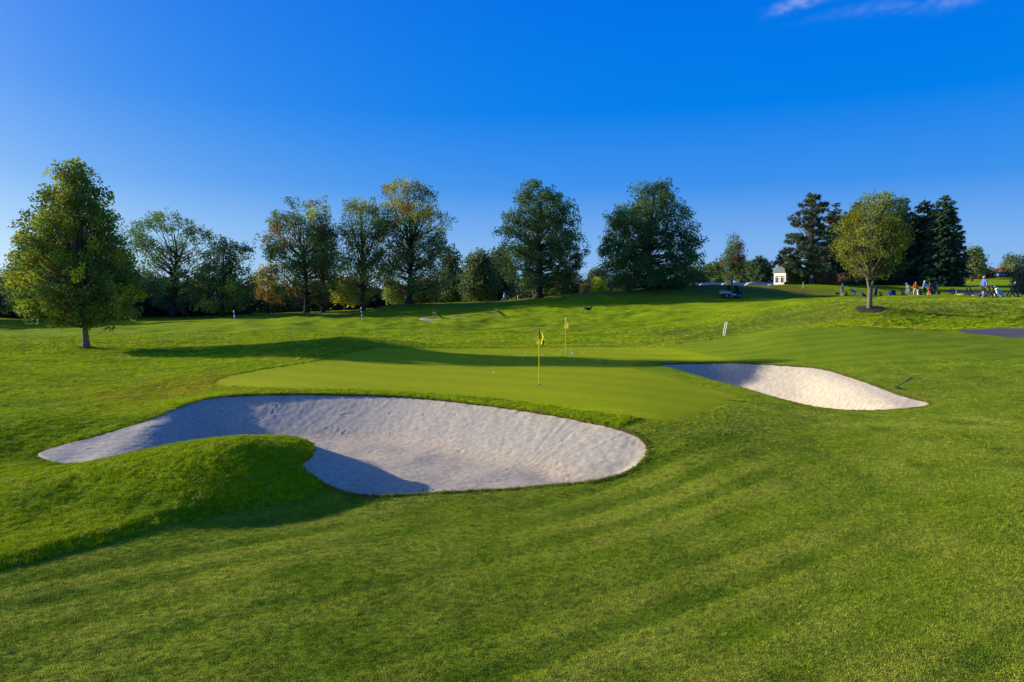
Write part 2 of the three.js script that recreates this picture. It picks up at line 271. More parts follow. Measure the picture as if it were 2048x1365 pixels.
// a low bank where the rough of the mound meets the mown fairway
const bank = (x, z) => { if (x > -2.5 || -z > 19 || -z < 5) return 0; const d = fairway.sd(x, z); if (d <= 0 || d > 5) return 0; return 0.1 * sstep(0, 0.45, d) * Math.exp(-Math.max(0, d - 0.4) / 1.6) * sstep(-2.5, -4.6, x) * sstep(0.1, 0.9, Math.max(0, bigBunker.sd(x, z))); };
function groundH(x, z, f = fairway.sd(x, z) < 0) { const q = rimFade(x, z) * offGreen(x, z), n = far01(x, z), e = f || n <= 0 ? 0.6 : lerp(0.6, 1, sstep(0, 1.8, fairway.sd(x, z))); return baseH(x, z) + (f ? 0 : bank(x, z)) + hump(x, z) * q * lerp(1.4 + 2 * sstep(55, 68, -z) * (1 - sstep(86, 96, -z)), e, n) + (f || n <= 0 ? 0 : 0.014 * fbm(x * 2.3, z * 2.3, 3) * q * n * (e - 0.6) / 0.4); }
function sheet(T, height, color) {
  const map = new Map(), idx = new Uint32Array(T.length), pos = [], col = [], uv = [];
  for (let i = 0; i < T.length; i++) {
    let v = map.get(T[i]);
    if (v === undefined) { v = map.size; map.set(T[i], v); const x = V.x[T[i]], z = V.z[T[i]], h = height(x, z); pos.push(x, h, z); uv.push(x, z); if (color) col.push(...color(x, z, h)); }
    idx[i] = v;
  }
  const g = new THREE.BufferGeometry();
  g.setAttribute('position', new THREE.Float32BufferAttribute(pos, 3)); g.setAttribute('uv', new THREE.Float32BufferAttribute(uv, 2));
  if (color) g.setAttribute('color', new THREE.Float32BufferAttribute(col, 3));
  g.setIndex(new THREE.BufferAttribute(idx, 1)); g.computeVertexNormals();
  const n = g.attributes.normal; // the grid winds either way; the land faces up
  for (let i = 0; i < n.count; i++) if (n.getY(i) < 0) n.setXYZ(i, -n.getX(i), -n.getY(i), -n.getZ(i));
  return g;
}

// ---------------------------------------------------------------- ground textures (tiles in metres)
const tex = (canvas, metres, srgb) => { const t = new THREE.CanvasTexture(canvas); t.wrapS = t.wrapT = THREE.RepeatWrapping; t.repeat.set(1 / metres, 1 / metres); if (srgb) t.colorSpace = THREE.SRGBColorSpace; return t; };
const canvas = (n, m = n) => { const c = document.createElement('canvas'); c.width = n; c.height = m; return c; };
function grassTile(n, count, len, width, seed, tones) {
  const c = canvas(n), g = c.getContext('2d'), R = mulberry(seed); g.fillStyle = tones[0]; g.fillRect(0, 0, n, n); g.lineCap = 'round';
  for (let i = 0; i < count; i++) {
    const x = R() * n, y = R() * n, a = R() * 6.283, l = len * (0.5 + R()), dx = Math.cos(a) * l, dy = Math.sin(a) * l;
    g.strokeStyle = tones[1 + Math.floor(R() * (tones.length - 1))]; g.lineWidth = width * (0.6 + 0.8 * R());
    for (const ox of x < len * 2 ? [0, n] : x > n - len * 2 ? [0, -n] : [0]) for (const oy of y < len * 2 ? [0, n] : y > n - len * 2 ? [0, -n] : [0]) { g.beginPath(); g.moveTo(x + ox, y + oy); g.lineTo(x + ox + dx, y + oy + dy); g.stroke(); }
  }
  return c;
}
const grey = (...v) => v.map((q) => `rgb(${q},${q},${q})`);
const grassColor = grassTile(1024, 52000, 11, 2.2, 5, ['rgb(150,160,130)', 'rgb(172,180,140)', 'rgb(206,205,160)', 'rgb(232,226,180)', 'rgb(160,176,150)', 'rgb(188,200,150)', 'rgb(140,156,130)', 'rgb(214,222,170)']);
const grassBump = grassTile(1024, 52000, 10, 2.6, 9, grey(70, 60, 90, 120, 150, 185, 220));
const turfColor = grassTile(512, 24000, 5, 1.6, 15, ['rgb(170,178,140)', 'rgb(186,194,150)', 'rgb(214,214,176)', 'rgb(240,232,196)', 'rgb(160,176,140)']);
const noiseTile = (n, seed, fn) => { // a tiling grey map from 4-D-like noise on two circles, here by cross-fading
  const c = canvas(n), g = c.getContext('2d'), im = g.createImageData(n, n);
  for (let y = 0; y < n; y++) for (let x = 0; x < n; x++) {
    const u = x / n, v = y / n, a = fn(u, v), b = fn(u - 1, v), d = fn(u, v - 1), e = fn(u - 1, v - 1), q = lerp(lerp(a, b, u), lerp(d, e, u), v), o = (y * n + x) * 4;
    const s = Math.sqrt((u * u + (1 - u) ** 2) * (v * v + (1 - v) ** 2)), w = clamp(128 + (q / s) * 127, 0, 255);
    im.data[o] = im.data[o + 1] = im.data[o + 2] = w; im.data[o + 3] = 255;
  }
  g.putImageData(im, 0, 0); return c;
};
const sandBump = noiseTile(1024, 3, (u, v) => 0.45 * Math.sin((v * 3.4 / 0.045 + 2.2 * n2(u * 3, v * 3)) * 6.283) * sstep(-0.3, 0.5, n2(u * 7 + 3, v * 7)) + 0.4 * fbm(u * 40, v * 40, 5, 0.7) + 0.35 * fbm(u * 14 + 9, v * 14, 3) - 0.9 * sstep(0.55, 0.95, n2b(u * 26, v * 30)));
const sandTone = noiseTile(512, 4, (u, v) => 0.3 * fbm(u * 60 + 4, v * 60, 4, 0.8) + 0.25 * fbm(u * 10, v * 10, 3));
const asphaltTone = noiseTile(256, 6, (u, v) => 0.5 * fbm(u * 50, v * 50, 4, 0.8));

// ---------------------------------------------------------------- colours of the turf (base colours; they stay put when the sun moves)
const C = { rough: [0.3, 0.4, 0.004], roughDry: [0.4, 0.29, 0.015], roughDark: [0.12, 0.24, 0.008], fair: [0.21, 0.29, 0.012], fairPale: [0.41, 0.41, 0.06], fairDark: [0.06, 0.14, 0.008], green: [0.48, 0.5, 0.008], greenB: [0.38, 0.45, 0.008] };
function roughColor(x, z) {
  let c = mix3(C.rough, C.roughDark, sstep(-0.1, 0.8, fbm(x * 0.22 + 4, z * 0.3, 4)) * 0.6);
  c = mix3(c, [0.42, 0.46, 0.006], sstep(0, 0.7, fbm(x * 0.12 - 9, z * 0.4 + 3, 3)) * 0.55);
  const dry = Math.exp(-(((x + 12.6 + (z + 28) * 0.25) / 3.2) ** 2 + ((z + 27.4) / 2.6) ** 2));
  c = mix3(c, C.roughDry, clamp(dry * (0.55 + 0.9 * fbm(x * 0.8, z * 0.9, 3)), 0, 0.7));
  const bankside = sstep(8, 13, x) * sstep(43, 46, -z) * (1 - sstep(54, 60, -z)); c = mix3(c, [0.12, 0.18, 0.02], bankside * (0.6 + 0.4 * fbm(x * 0.3, z * 0.5, 3)));
  const berm = clamp(sstep(92, 99, -z) * sstep(10, 30, x) * (1 - sstep(42, 50, x)) + 0.5 * sstep(96, 102, -z) * (1 - sstep(106, 112, -z)), 0, 1); // scorched bank
  c = mix3(c, [0.26, 0.17, 0.06], berm * (0.75 + 0.35 * fbm(x * 0.4, z * 0.4, 3)));
  const streak = fbm(x * 0.035 + 60, z * 0.32 + 5, 4); c = mix3(c, [0.3, 0.3, 0.05], sstep(0.1, 0.6, streak) * 0.45 * sstep(30, 48, -z)); c = mix3(c, [0.12, 0.2, 0.012], sstep(-0.1, -0.6, streak) * 0.6 * sstep(30, 48, -z));
  const thin = sstep(0.35, 0.75, fbm(x * 0.05 + 3, z * 0.12 - 8, 4)); c = mix3(c, [0.17, 0.2, 0.05], thin * 0.5);
  return c;
}
function fairColor(x, z) {
  const d = -z, ca = Math.cos(0.56), sa = Math.sin(0.56), along = x * ca + d * sa, s = -x * sa + d * ca + 0.07 * n2(along * 0.1, 4) + 0.03 * n2b(x * 0.5, z * 0.5);
  const near = sstep(22, 17, d) * sstep(9, 3, x);
  let c = mix3(C.fair, C.fairPale, clamp(0.32 + 0.5 * fbm(x * 0.35, z * 0.35, 4), 0, 1) * 0.7);
  c = mix3(c, C.fairDark, sstep(0.0, 0.7, fbm(x * 0.5 + 31, z * 0.5, 4)) * 0.45);
  c = mix3(c, [0.3, 0.24, 0.06], sstep(0.45, 0.75, fbm(x * 1.3 - 7, z * 1.3, 4)) * 0.5);
  const b = ((s / 1.05) % 1 + 1) % 1, band = b < 0.5 ? 1 : -1, amp = near * clamp(0.6 + 0.8 * n2(along * 0.09 + 8, Math.floor(s / 1.05) * 3.7), 0, 1);
  c = mix3(c, band > 0 ? C.fairPale : C.fairDark, amp * 0.36);
  c = mix3(c, [0.36, 0.42, 0.025], amp * 0.8 * Math.exp(-(((b - 0.5) * 1.05 / 0.06) ** 2)));
  // curved mower passes on the right-hand slope
  const R = Math.hypot(x - 13, d - 52) + 0.35 * n2(x * 0.2, z * 0.2), r = ((R / 1.7) % 1 + 1) % 1;
  c = mix3(c, r < 0.5 ? [0.29, 0.38, 0.015] : [0.2, 0.3, 0.008], 0.5 * sstep(24, 30, d));
  const patch = sstep(-0.15, 0.15, 2.3 - Math.abs(s + 1.9) + 0.25 * n2(x, z)) * sstep(3.2, 4.4, x) * (1 - sstep(8.6, 9.2, x));
  c = mix3(c, [0.42, 0.43, 0.04], patch * 0.6);
  const e = green.sd(x, z); return e > 0 && e < 1.3 ? mix3(c, mix3(C.green, C.fair, 0.55), sstep(1.2, 0.1, e + 0.25 * n2(x * 1.4, z * 1.4)) * 0.6) : c;
}
function greenColor(x, z) {
  const s = x * 0.5 - z * 0.87, b = Math.sin(s * 2.6 + 0.6 * n2(x * 0.2, z * 0.2));
  let c = mix3(C.green, C.greenB, 0.5 + 0.3 * sstep(-0.3, 0.3, b) * 2 - 0.3);
  c = mix3(c, [0.33, 0.39, 0.012], sstep(-0.1, 0.7, fbm(x * 0.9 + 8, z * 1.4, 4)) * 0.5);
  c = mix3(c, [0.5, 0.47, 0.05], sstep(0.35, 0.8, fbm(x * 1.6 - 20, z * 2.4, 4)) * 0.4);
  c = mix3(c, [0.46, 0.4, 0.02], sstep(0.0, 0.8, fbm(x * 0.25, z * 0.35 + 12, 4)) * 0.5);
  const e = green.sd(x, z); c = mix3(c, mix3(C.fair, C.green, 0.4), sstep(-0.55, 0, e + 0.14 * n2(x * 3, z * 3)) * 0.4);
  return c;
}
const grassMat = (map, metres, bump, bm, bs, gain = 1.75) => new THREE.MeshPhysicalMaterial({ color: new THREE.Color(gain, gain, gain), vertexColors: true, roughness: 0.9, specularIntensity: 0.08, map: tex(map, metres, true), bumpMap: tex(bump, bm), bumpScale: bs });
const roughMat = grassMat(grassColor, 3.1, grassBump, 2.6, 0.035), fairMat = grassMat(grassColor, 2.3, grassBump, 2.1, 0.014), greenMat = grassMat(turfColor, 1.7, grassBump, 1.9, 0.005, 1.55);
struct('ground', sheet(parts.rough.inn, (x, z) => { const n = far01(x, z); return groundH(x, z, false) + (n > 0 ? roughLift(x, z) * n : 0); }, roughColor), roughMat);
struct('fairway', sheet(parts.fairway.inn, (x, z) => groundH(x, z, true), fairColor), fairMat);
struct('putting_green', sheet(parts.green.inn, groundH, greenColor), greenMat);
const sandMat = new THREE.MeshStandardMaterial({ color: new THREE.Color(1, 1, 1), vertexColors: true, roughness: 0.95, map: tex(sandTone, 2.2, true), bumpMap: tex(sandBump, 3.4), bumpScale: 0.0055 });
sandMat.map.colorSpace = THREE.NoColorSpace;
const sandColor = (x, z, h) => { const low = sstep(-0.75, -1.05, h), s = clamp(0.5 + 0.6 * fbm(x * 0.7, z * 0.7, 4), 0, 1); return mix3([0.98, 0.85, 0.6], [0.85, 0.755, 0.55], s).map((v, i) => v * lerp(1, [1.07, 1.0, 0.92][i] * (1 + 0.1 * fbm(x * 4, z * 7, 3)), low)); };
function refine(T) { // four triangles for one
  const m = new Map(), out = [], M = (a, b) => { const k = a < b ? a * 4194304 + b : b * 4194304 + a; let v = m.get(k); if (v === undefined) { v = addV((V.x[a] + V.x[b]) / 2, (V.z[a] + V.z[b]) / 2); m.set(k, v); } return v; };
  for (let i = 0; i < T.length; i += 3) { const a = T[i], b = T[i + 1], c = T[i + 2], p = M(a, b), q = M(b, c), r = M(c, a); out.push(a, p, r, p, b, q, r, q, c, p, q, r); }
  return out;
}
const lipMat = new THREE.MeshStandardMaterial({ color: new THREE.Color(0.11, 0.075, 0.03), roughness: 1, bumpMap: tex(grassBump, 0.7), bumpScale: 0.03 });
function lip(rim, sand) { // the cut soil edge between turf and sand
  const pos = [], uv = [], idx = [];
  for (let i = 0; i < rim.length; i += 2) {
    const k = pos.length / 3; for (const v of [rim[i], rim[i + 1]]) { const x = V.x[v], z = V.z[v]; pos.push(x, groundH(x, z) + 0.002, z, x, sand(x, z) - 0.06, z); uv.push(x + z, 0, x + z, 0.2); }
    idx.push(k, k + 1, k + 2, k + 2, k + 1, k + 3);
  }
  const g = new THREE.BufferGeometry(); g.setAttribute('position', new THREE.Float32BufferAttribute(pos, 3)); g.setAttribute('uv', new THREE.Float32BufferAttribute(uv, 2)); g.setIndex(idx); g.computeVertexNormals(); return g;
}
const sandA = struct('sand_bunker', sheet(refine(parts.big.inn), sandBig, sandColor), sandMat); obj('lip', lip(parts.big.rim, sandBig), lipMat, sandA);
const sandB = struct('sand_bunker', sheet(refine(parts.right.inn), sandRight, sandColor), sandMat); obj('lip', lip(parts.right.rim, sandRight), lipMat, sandB);
struct('sand_bunker', sheet(parts.far.inn, groundH, sandColor), sandMat);
const asphalt = new THREE.MeshStandardMaterial({ color: new THREE.Color(0.2, 0.17, 0.17), roughness: 0.9, map: tex(asphaltTone, 1.5) });
struct('cart_path', sheet(parts.path.inn, groundH), asphalt);
struct('cart_path', sheet(parts.path2.inn, groundH), asphalt);

// ---------------------------------------------------------------- standing grass: tufts of bent blades
function tuft(blades, h, spread, width, seed) {
  const R = mulberry(seed), pos = [], idx = [];
  for (let i = 0; i < blades; i++) {
    const a = R() * 6.283, r = spread * Math.sqrt(R()), x = Math.cos(a) * r, z = Math.sin(a) * r, f = R() * 6.283, w = width * (0.6 + 0.8 * R()), hh = h * (0.55 + 0.6 * R()), lean = hh * (0.25 + 0.9 * R()), la = R() * 6.283;
    const cx = Math.cos(f) * w, cz = Math.sin(f) * w, lx = Math.cos(la) * lean, lz = Math.sin(la) * lean, k = pos.length / 3;
    pos.push(x - cx, -0.01, z - cz, x + cx, -0.01, z + cz, x + lx * 0.35 - cx * 0.8, hh * 0.62, z + lz * 0.35 - cz * 0.8, x + lx * 0.35 + cx * 0.8, hh * 0.62, z + lz * 0.35 + cz * 0.8, x + lx, hh, z + lz);
    idx.push(k, k + 1, k + 2, k + 1, k + 3, k + 2, k + 2, k + 3, k + 4);
  }
  const g = new THREE.BufferGeometry(); g.setAttribute('position', new THREE.Float32BufferAttribute(pos, 3)); g.setIndex(idx); g.computeVertexNormals(); return g;
}
const bladeMat = new THREE.MeshPhysicalMaterial({ color: 0xffffff, roughness: 1, specularIntensity: 0.15, transmission: 0.2, thickness: 0, side: THREE.DoubleSide });
{
  const R = mulberry(404), M = new THREE.Matrix4(), Q = new THREE.Quaternion(), S = new THREE.Vector3(), P = new THREE.Vector3(), Y = new THREE.Vector3(0, 1, 0);
  const put = (list, x, z, y, s, sy, c) => { Q.setFromAxisAngle(Y, R() * 6.283); list.push([new THREE.Matrix4().compose(P.set(x, y, z), Q, S.set(s, sy, s)), c]); };
  const rough = [], short = [];
  const half = (d) => d * 0.78 + 1;
  const scatter = (d0, d1, density, fn) => { const n = Math.round((d1 - d0) * (half(d0) + half(d1)) * density); for (let i = 0; i < n; i++) { const d = lerp(d0, d1, R()), x = (R() * 2 - 1) * half(d); if (Math.abs(x) < half(d)) fn(x, -d, d); } };
  const vary = (c, a, b, gain = 1.05) => { const k = (a + b * R()) * gain, h = R(); return [c[0] * k * (0.85 + 0.4 * h), c[1] * k, c[2] * k * 1.2]; };
  for (const [d0, d1, dens, s] of [[9, 15, 420, 0.95], [15, 19, 300, 1], [19, 26, 160, 1.1], [26, 36, 80, 1.3], [36, 46, 40, 1.5], [46, 60, 16, 1.7]]) scatter(d0, d1, dens, (x, z, d) => {
    if (fairway.sd(x, z) < 0.02 || green.sd(x, z) < 0.02 || bigBunker.sd(x, z) < 0.03 || rightBunker.sd(x, z) < 0.03 || pathNear.sd(x, z) < 0.05) return;
    const edge = sstep(0.7, 0.1, fairway.sd(x, z)); // longer along the mown edge
    put(rough, x, z, groundH(x, z) + 0.01, s * (0.8 + 0.5 * R()), (s * 0.5 + 0.5) * (0.75 + 0.5 * R()) * (1 + 0.25 * edge) * (0.85 + 0.3 * n2(x * 1.7, z * 1.7)), vary(R() < 0.05 ? [0.4, 0.33, 0.1] : roughColor(x, z), 0.6, 0.9, lerp(1.05, 1.25, sstep(17, 24, d))));
  });
  for (const [d0, d1, dens, s] of [[6.5, 10, 520, 1], [10, 14, 420, 1.1], [14, 20, 200, 1.4], [20, 30, 60, 2]]) scatter(d0, d1, dens, (x, z, d) => {
    if (fairway.sd(x, z) > -0.02 || green.sd(x, z) < 0.05 || bigBunker.sd(x, z) < 0.02 || rightBunker.sd(x, z) < 0.02) return;
    put(short, x, z, groundH(x, z, true), s * (0.8 + 0.5 * R()), (0.7 + 0.6 * R()) * (0.9 + 0.35 * n2(x * 2.1, z * 2.1)), vary(fairColor(x, z), 0.45, 1.0, 1.3));
  });
  for (const [o, h0] of [[bigBunker, 1], [rightBunker, 0.75]]) { // a ragged fringe on the lips
    const n = o.P.length;
    for (let i = 0; i < n * 34; i++) {
      const k = Math.floor(R() * n), a = o.P[k], b = o.P[(k + 1) % n], t = R(), off = 0.01 + 0.12 * R() * R(), ex = b.x - a.x, ez = b.z - a.z, l = Math.hypot(ex, ez);
      let x = lerp(a.x, b.x, t) + ez / l * off, z = lerp(a.z, b.z, t) - ex / l * off; if (o.sd(x, z) < 0.004) { x = lerp(a.x, b.x, t) - ez / l * off; z = lerp(a.z, b.z, t) + ex / l * off; }
      if (green.sd(x, z) < 0.05) continue;
      if (R() < 0.18) { x -= (x - lerp(a.x, b.x, t)) * 1.5; z -= (z - lerp(a.z, b.z, t)) * 1.5; }
      const dry = R() < 0.18 ? [0.3, 0.2, 0.06] : fairway.sd(x, z) < 0 ? fairColor(x, z) : roughColor(x, z);
      put(rough, x, z, groundH(x, z) - 0.005, 0.75 * h0 * (0.6 + 0.8 * R()), h0 * (0.3 + 0.9 * R() * (0.6 + 0.6 * n2(x * 2.5, z * 2.5))), vary(dry, 0.7, 0.5));
    }
  }
  const a = instanced('rough_grass', tuft(13, 0.055, 0.065, 0.0042, 61), bladeMat, rough), b = instanced('fairway_grass', tuft(12, 0.02, 0.05, 0.0032, 62), bladeMat, short);
  for (const [m, l] of [[a, 'long green rough grass on the mound, the bunker rims and left of the green'], [b, 'short mown fairway grass in front of the bunkers']]) { tag(m, l, 'grass'); m.userData.kind = 'stuff'; delete m.userData.category; }
}

// ---------------------------------------------------------------- trees: tapered trunk and limbs, a crown of leaf clumps
const leafMat = new THREE.MeshPhysicalMaterial({ color: 0xffffff, roughness: 0.7, specularIntensity: 0.35, transmission: 0.5, thickness: 0, side: THREE.DoubleSide });
const needleMat = new THREE.MeshPhysicalMaterial({ color: 0xffffff, roughness: 0.8, specularIntensity: 0.3, transmission: 0.12, thickness: 0, side: THREE.DoubleSide });
const barkCanvas = (() => { const c = canvas(128, 256), g = c.getContext('2d'), R = mulberry(8); g.fillStyle = '#888'; g.fillRect(0, 0, 128, 256); for (let i = 0; i < 700; i++) { const v = 60 + R() * 160; g.fillStyle = `rgb(${v},${v},${v})`; g.fillRect(R() * 128, R() * 256, 2 + R() * 3, 8 + R() * 30); } return c; })();
const bark = (c) => new THREE.MeshStandardMaterial({ color: new THREE.Color(...c), roughness: 0.95, map: tex(barkCanvas, 1), bumpMap: tex(barkCanvas, 1), bumpScale: 0.03 });
const barks = { brown: bark([0.13, 0.095, 0.065]), grey: bark([0.3, 0.26, 0.2]), dark: bark([0.07, 0.055, 0.045]), pine: bark([0.2, 0.14, 0.11]) };
function leafClump(n, size, radius, seed) { // broad leaves, each folded along its rib
  const R = mulberry(seed), pos = [], idx = [], A = new THREE.Vector3(), B = new THREE.Vector3(), N = new THREE.Vector3(), O = new THREE.Vector3();
  for (let i = 0; i < n; i++) {
    do O.set(R() * 2 - 1, R() * 2 - 1, R() * 2 - 1); while (O.lengthSq() > 1);
    O.multiplyScalar(radius); A.set(R() * 2 - 1, -0.2 - R() * 0.9, R() * 2 - 1).normalize(); N.set(R() * 2 - 1, R() * 2 - 0.4, R() * 2 - 1).normalize(); B.crossVectors(A, N).normalize(); N.crossVectors(B, A);
    const l = size * (0.7 + 0.6 * R()), w = l * 0.42, k = pos.length / 3, q = (a, b, c) => pos.push(O.x + A.x * a + B.x * b + N.x * c, O.y + A.y * a + B.y * b + N.y * c, O.z + A.z * a + B.z * b + N.z * c);
    q(0, 0, 0); q(l * 0.45, w, w * 0.35); q(l, 0, 0); q(l * 0.45, -w, w * 0.35); idx.push(k, k + 1, k + 2, k, k + 2, k + 3);
  }
  const g = new THREE.BufferGeometry(); g.setAttribute('position', new THREE.Float32BufferAttribute(pos, 3)); g.setIndex(idx); const f = g.toNonIndexed(); f.computeVertexNormals(); return f;
}
function needleClump(n, len, width, seed, flat = 0, droop = 0) { // needles or short sprays radiating from a twig
  const R = mulberry(seed), pos = [], D = new THREE.Vector3(), B = new THREE.Vector3();
  for (let i = 0; i < n; i++) {
    D.set(R() * 2 - 1, (R() * 2 - 1) * (1 - flat) - droop, R() * 2 - 1).normalize(); B.set(R() - 0.5, R() - 0.5, R() - 0.5).cross(D).normalize().multiplyScalar(width);
    const l = len * (0.6 + 0.6 * R()), ox = (R() - 0.5) * len * 0.5, oy = (R() - 0.5) * len * 0.3, oz = (R() - 0.5) * len * 0.5;
    pos.push(ox - B.x, oy - B.y, oz - B.z, ox + B.x, oy + B.y, oz + B.z, ox + D.x * l, oy + D.y * l - droop * l * 0.2, oz + D.z * l);
  }
  const g = new THREE.BufferGeometry(); g.setAttribute('position', new THREE.Float32BufferAttribute(pos, 3)); g.computeVertexNormals(); return g;
}
const CL = { near: leafClump(15, 0.15, 0.34, 1), small: leafClump(16, 0.1, 0.3, 2), oak: leafClump(26, 0.2, 0.5, 3), airy: leafClump(17, 0.19, 0.52, 4), far: leafClump(14, 0.4, 0.75, 5), pine: needleClump(46, 0.42, 0.035, 6), spruce: needleClump(26, 0.55, 0.06, 7, 0.55, 0.35), bush: leafClump(14, 0.2, 0.36, 8) };
const surface = (x, z) => groundH(x, z);
// prof rows: [photo row, crown's left edge, crown's right edge] at the tree's own distance
function tree(o) {
  const R = mulberry(o.seed ?? 1000 + Math.round(o.x * 7 + o.d * 13)), s = o.d / F, p0 = at(o.x, 600, o.d), gx = p0.x, gz = -o.d, gy = surface(gx, gz) - 0.05;
  const rowY = (r) => at(o.x, r, o.d).y - gy, H = rowY(o.prof[0][0]);
  const rows = o.prof.map(([r, l, q]) => [rowY(r), ((l + q) / 2 - o.x) * s, Math.max(0.12, (q - l) / 2 * s)]).reverse();   // from the lowest row up
  const env = (h) => { let k = 0; while (k < rows.length - 2 && h > rows[k + 1][0]) k++; const t = clamp((h - rows[k][0]) / (rows[k + 1][0] - rows[k][0]), 0, 1); return [lerp(rows[k][1], rows[k + 1][1], t), lerp(rows[k][2], rows[k + 1][2], t)]; };
  const low = rows[0][0], rc = o.rc, deep = o.deep ?? 0.85, rmax = Math.max(...rows.map((r) => r[2]));
  const root = thing(o.name, o.label, o.category ?? 'tree', [gx, gy, gz], 0, o.group);
  // cluster centres, kept apart
  const C = []; let tries = 0;
  while (C.length < o.n && tries++ < o.n * 60) {
    const h = lerp(low + rc * 0.3, H - rc * 0.35, R()), [cx, r] = env(h); if (R() > (r / rmax) ** 1.2 + 0.1) continue;
    const a = R() * 6.283, rho = Math.pow(R(), o.shell ?? 0.42), rr = Math.max(r - rc * (o.inset ?? 0.55), r * 0.25) * rho, v = new THREE.Vector3(cx + Math.cos(a) * rr, h, Math.sin(a) * rr * deep);
    if (o.keep && !o.keep(v, R)) continue;
    const gap = rc * (o.gap ?? 0.85) * (tries < o.n * 30 ? 1 : 0.6); if (C.every((c) => c.distanceToSquared(v) > gap * gap)) C.push(v);
  }
  // trunk and limbs
  const wood = [], bend = o.bend ?? 0.25, top = H * (o.leader ?? 0.86), TR = (h) => { const t = clamp(h / top, 0, 1), e = env(Math.max(low, h)); return new THREE.Vector3(e[0] * t * 0.7 + bend * Math.sin(t * 3 + o.x) * t, h, bend * Math.cos(t * 2.3 + o.x) * t); };
  const rad = (h) => o.r * (1 + 0.7 * Math.exp(-h / 0.25)) * Math.pow(Math.max(0.04, 1 - h / (top * 1.02)), 0.8);
  const TP = []; for (let i = 0; i <= 12; i++) TP.push(TR(top * (i / 12) ** 1.25)); TP[0].y = -0.3;
  if (o.fork) { // two stems from low on the trunk
    const [fh, sx] = o.fork, base = [new THREE.Vector3(0, -0.3, 0), new THREE.Vector3(0, 0.15, 0), new THREE.Vector3(0.01, fh * 0.6, 0), new THREE.Vector3(0.02, fh, 0)];
    wood.push(tube(base, [o.r * 1.7, o.r * 1.15, o.r, o.r * 1.05], 9));
    for (const k of [-1, 1]) wood.push(tube([new THREE.Vector3(k * 0.03, fh - 0.1, 0), new THREE.Vector3(k * sx * 0.5, fh + sx * 1.6, 0.06 * k), new THREE.Vector3(k * sx, fh + sx * 3.6, 0.15 * k), new THREE.Vector3(k * sx * 1.9, top * 0.85, 0.3 * k)], [o.r * 0.75, o.r * 0.6, o.r * 0.45, 0.015], 7));
  } else wood.push(tube(TP, TP.map((v) => rad(Math.max(0, v.y))), o.d < 60 ? 10 : 7));
  const limbH = o.limbH ?? [0.35, 0.62];
  for (const c of C) {
    const hs = clamp(c.y * lerp(limbH[0], limbH[1], R()), low * (o.limbLow ?? 0.7), top * 0.93), a = TR(hs); if (o.fork && hs > o.fork[0]) a.x += Math.sign(c.x - a.x) * o.fork[1] * clamp((hs - o.fork[0]) / 1.5, 0, 1.3);
    const m = a.clone().lerp(c, 0.5); m.y += (o.sag ?? -0.08) * a.distanceTo(c); m.x += (R() - 0.5) * 0.3; m.z += (R() - 0.5) * 0.3;
    const r0 = Math.min(rad(hs) * 0.6, (o.limbR ?? 0.035) + 0.012 * a.distanceTo(c));
    wood.push(tube([a, a.clone().lerp(m, 0.55).add(new THREE.Vector3(0, (o.sag ?? -0.08) * 0.4, 0)), m, m.clone().lerp(c, 0.55), c], [r0, r0 * 0.75, r0 * 0.55, r0 * 0.38, r0 * 0.15], o.d < 60 ? 5 : 4));
  }
  const sprig = [];
  for (const [sx, sy] of o.sprigs ?? []) { // long shoots that stand out of the crown
    const q = new THREE.Vector3((sx - o.x) * s, rowY(sy), (R() - 0.5) * 1.2), a = new THREE.Vector3(q.x * 0.45, q.y - 1.5, q.z * 0.4), m = a.clone().lerp(q, 0.55).add(new THREE.Vector3(0, 0.12, 0));
    wood.push(tube([a, m, q], [0.016, 0.011, 0.004], 4)); for (let k = 0; k < 9; k++) sprig.push(a.clone().lerp(m, 0.5).lerp(q, 0.2 + 0.8 * k / 8));
  }
  obj('trunk', wood, barks[o.bark ?? 'brown'], root);
  // leaves
  const list = [], Q = new THREE.Quaternion(), E = new THREE.Euler(), S = new THREE.Vector3(), P = new THREE.Vector3();
  for (const c of C) {
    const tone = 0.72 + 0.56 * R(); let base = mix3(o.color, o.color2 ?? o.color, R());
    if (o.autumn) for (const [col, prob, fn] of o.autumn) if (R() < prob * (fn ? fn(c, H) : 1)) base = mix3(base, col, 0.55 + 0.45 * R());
    const m = Math.round(o.m * (0.7 + 0.6 * R())), rr = rc * (0.8 + 0.4 * R());
    for (let i = 0; i < m; i++) {
      const u = R() * 2 - 1, a = R() * 6.283, q = rr * Math.pow(R(), 0.5), w = Math.sqrt(1 - u * u);
      P.set(c.x + Math.cos(a) * w * q, c.y + u * q * (o.flat ?? 0.75), c.z + Math.sin(a) * w * q);
      if (o.radial) { const l = Math.hypot(P.x, P.z) || 1; E.set(0, Math.atan2(P.x / l, P.z / l), 0); } else E.set(R() * 6.3, R() * 6.3, R() * 6.3);
      const k = (o.scale ?? 1) * (0.75 + 0.5 * R()), t = tone * (0.8 + 0.4 * R()), hue = R();
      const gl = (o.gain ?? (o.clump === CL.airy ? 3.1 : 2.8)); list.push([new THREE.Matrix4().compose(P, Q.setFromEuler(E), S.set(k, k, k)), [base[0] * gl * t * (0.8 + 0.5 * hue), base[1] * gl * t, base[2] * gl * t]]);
    }
  }
  for (const v of sprig) { const k = 0.3 + 0.25 * R(); list.push([new THREE.Matrix4().compose(v, Q.setFromEuler(E.set(R() * 6, R() * 6, R() * 6)), S.set(k, k, k)), o.color.map((c) => c * (o.gain ?? 2.5) * (0.8 + 0.4 * R()))]); }
  instanced('crown', o.clump, o.needles ? needleMat : leafMat, list, root).userData.kind = 'stuff';
  return root;
}
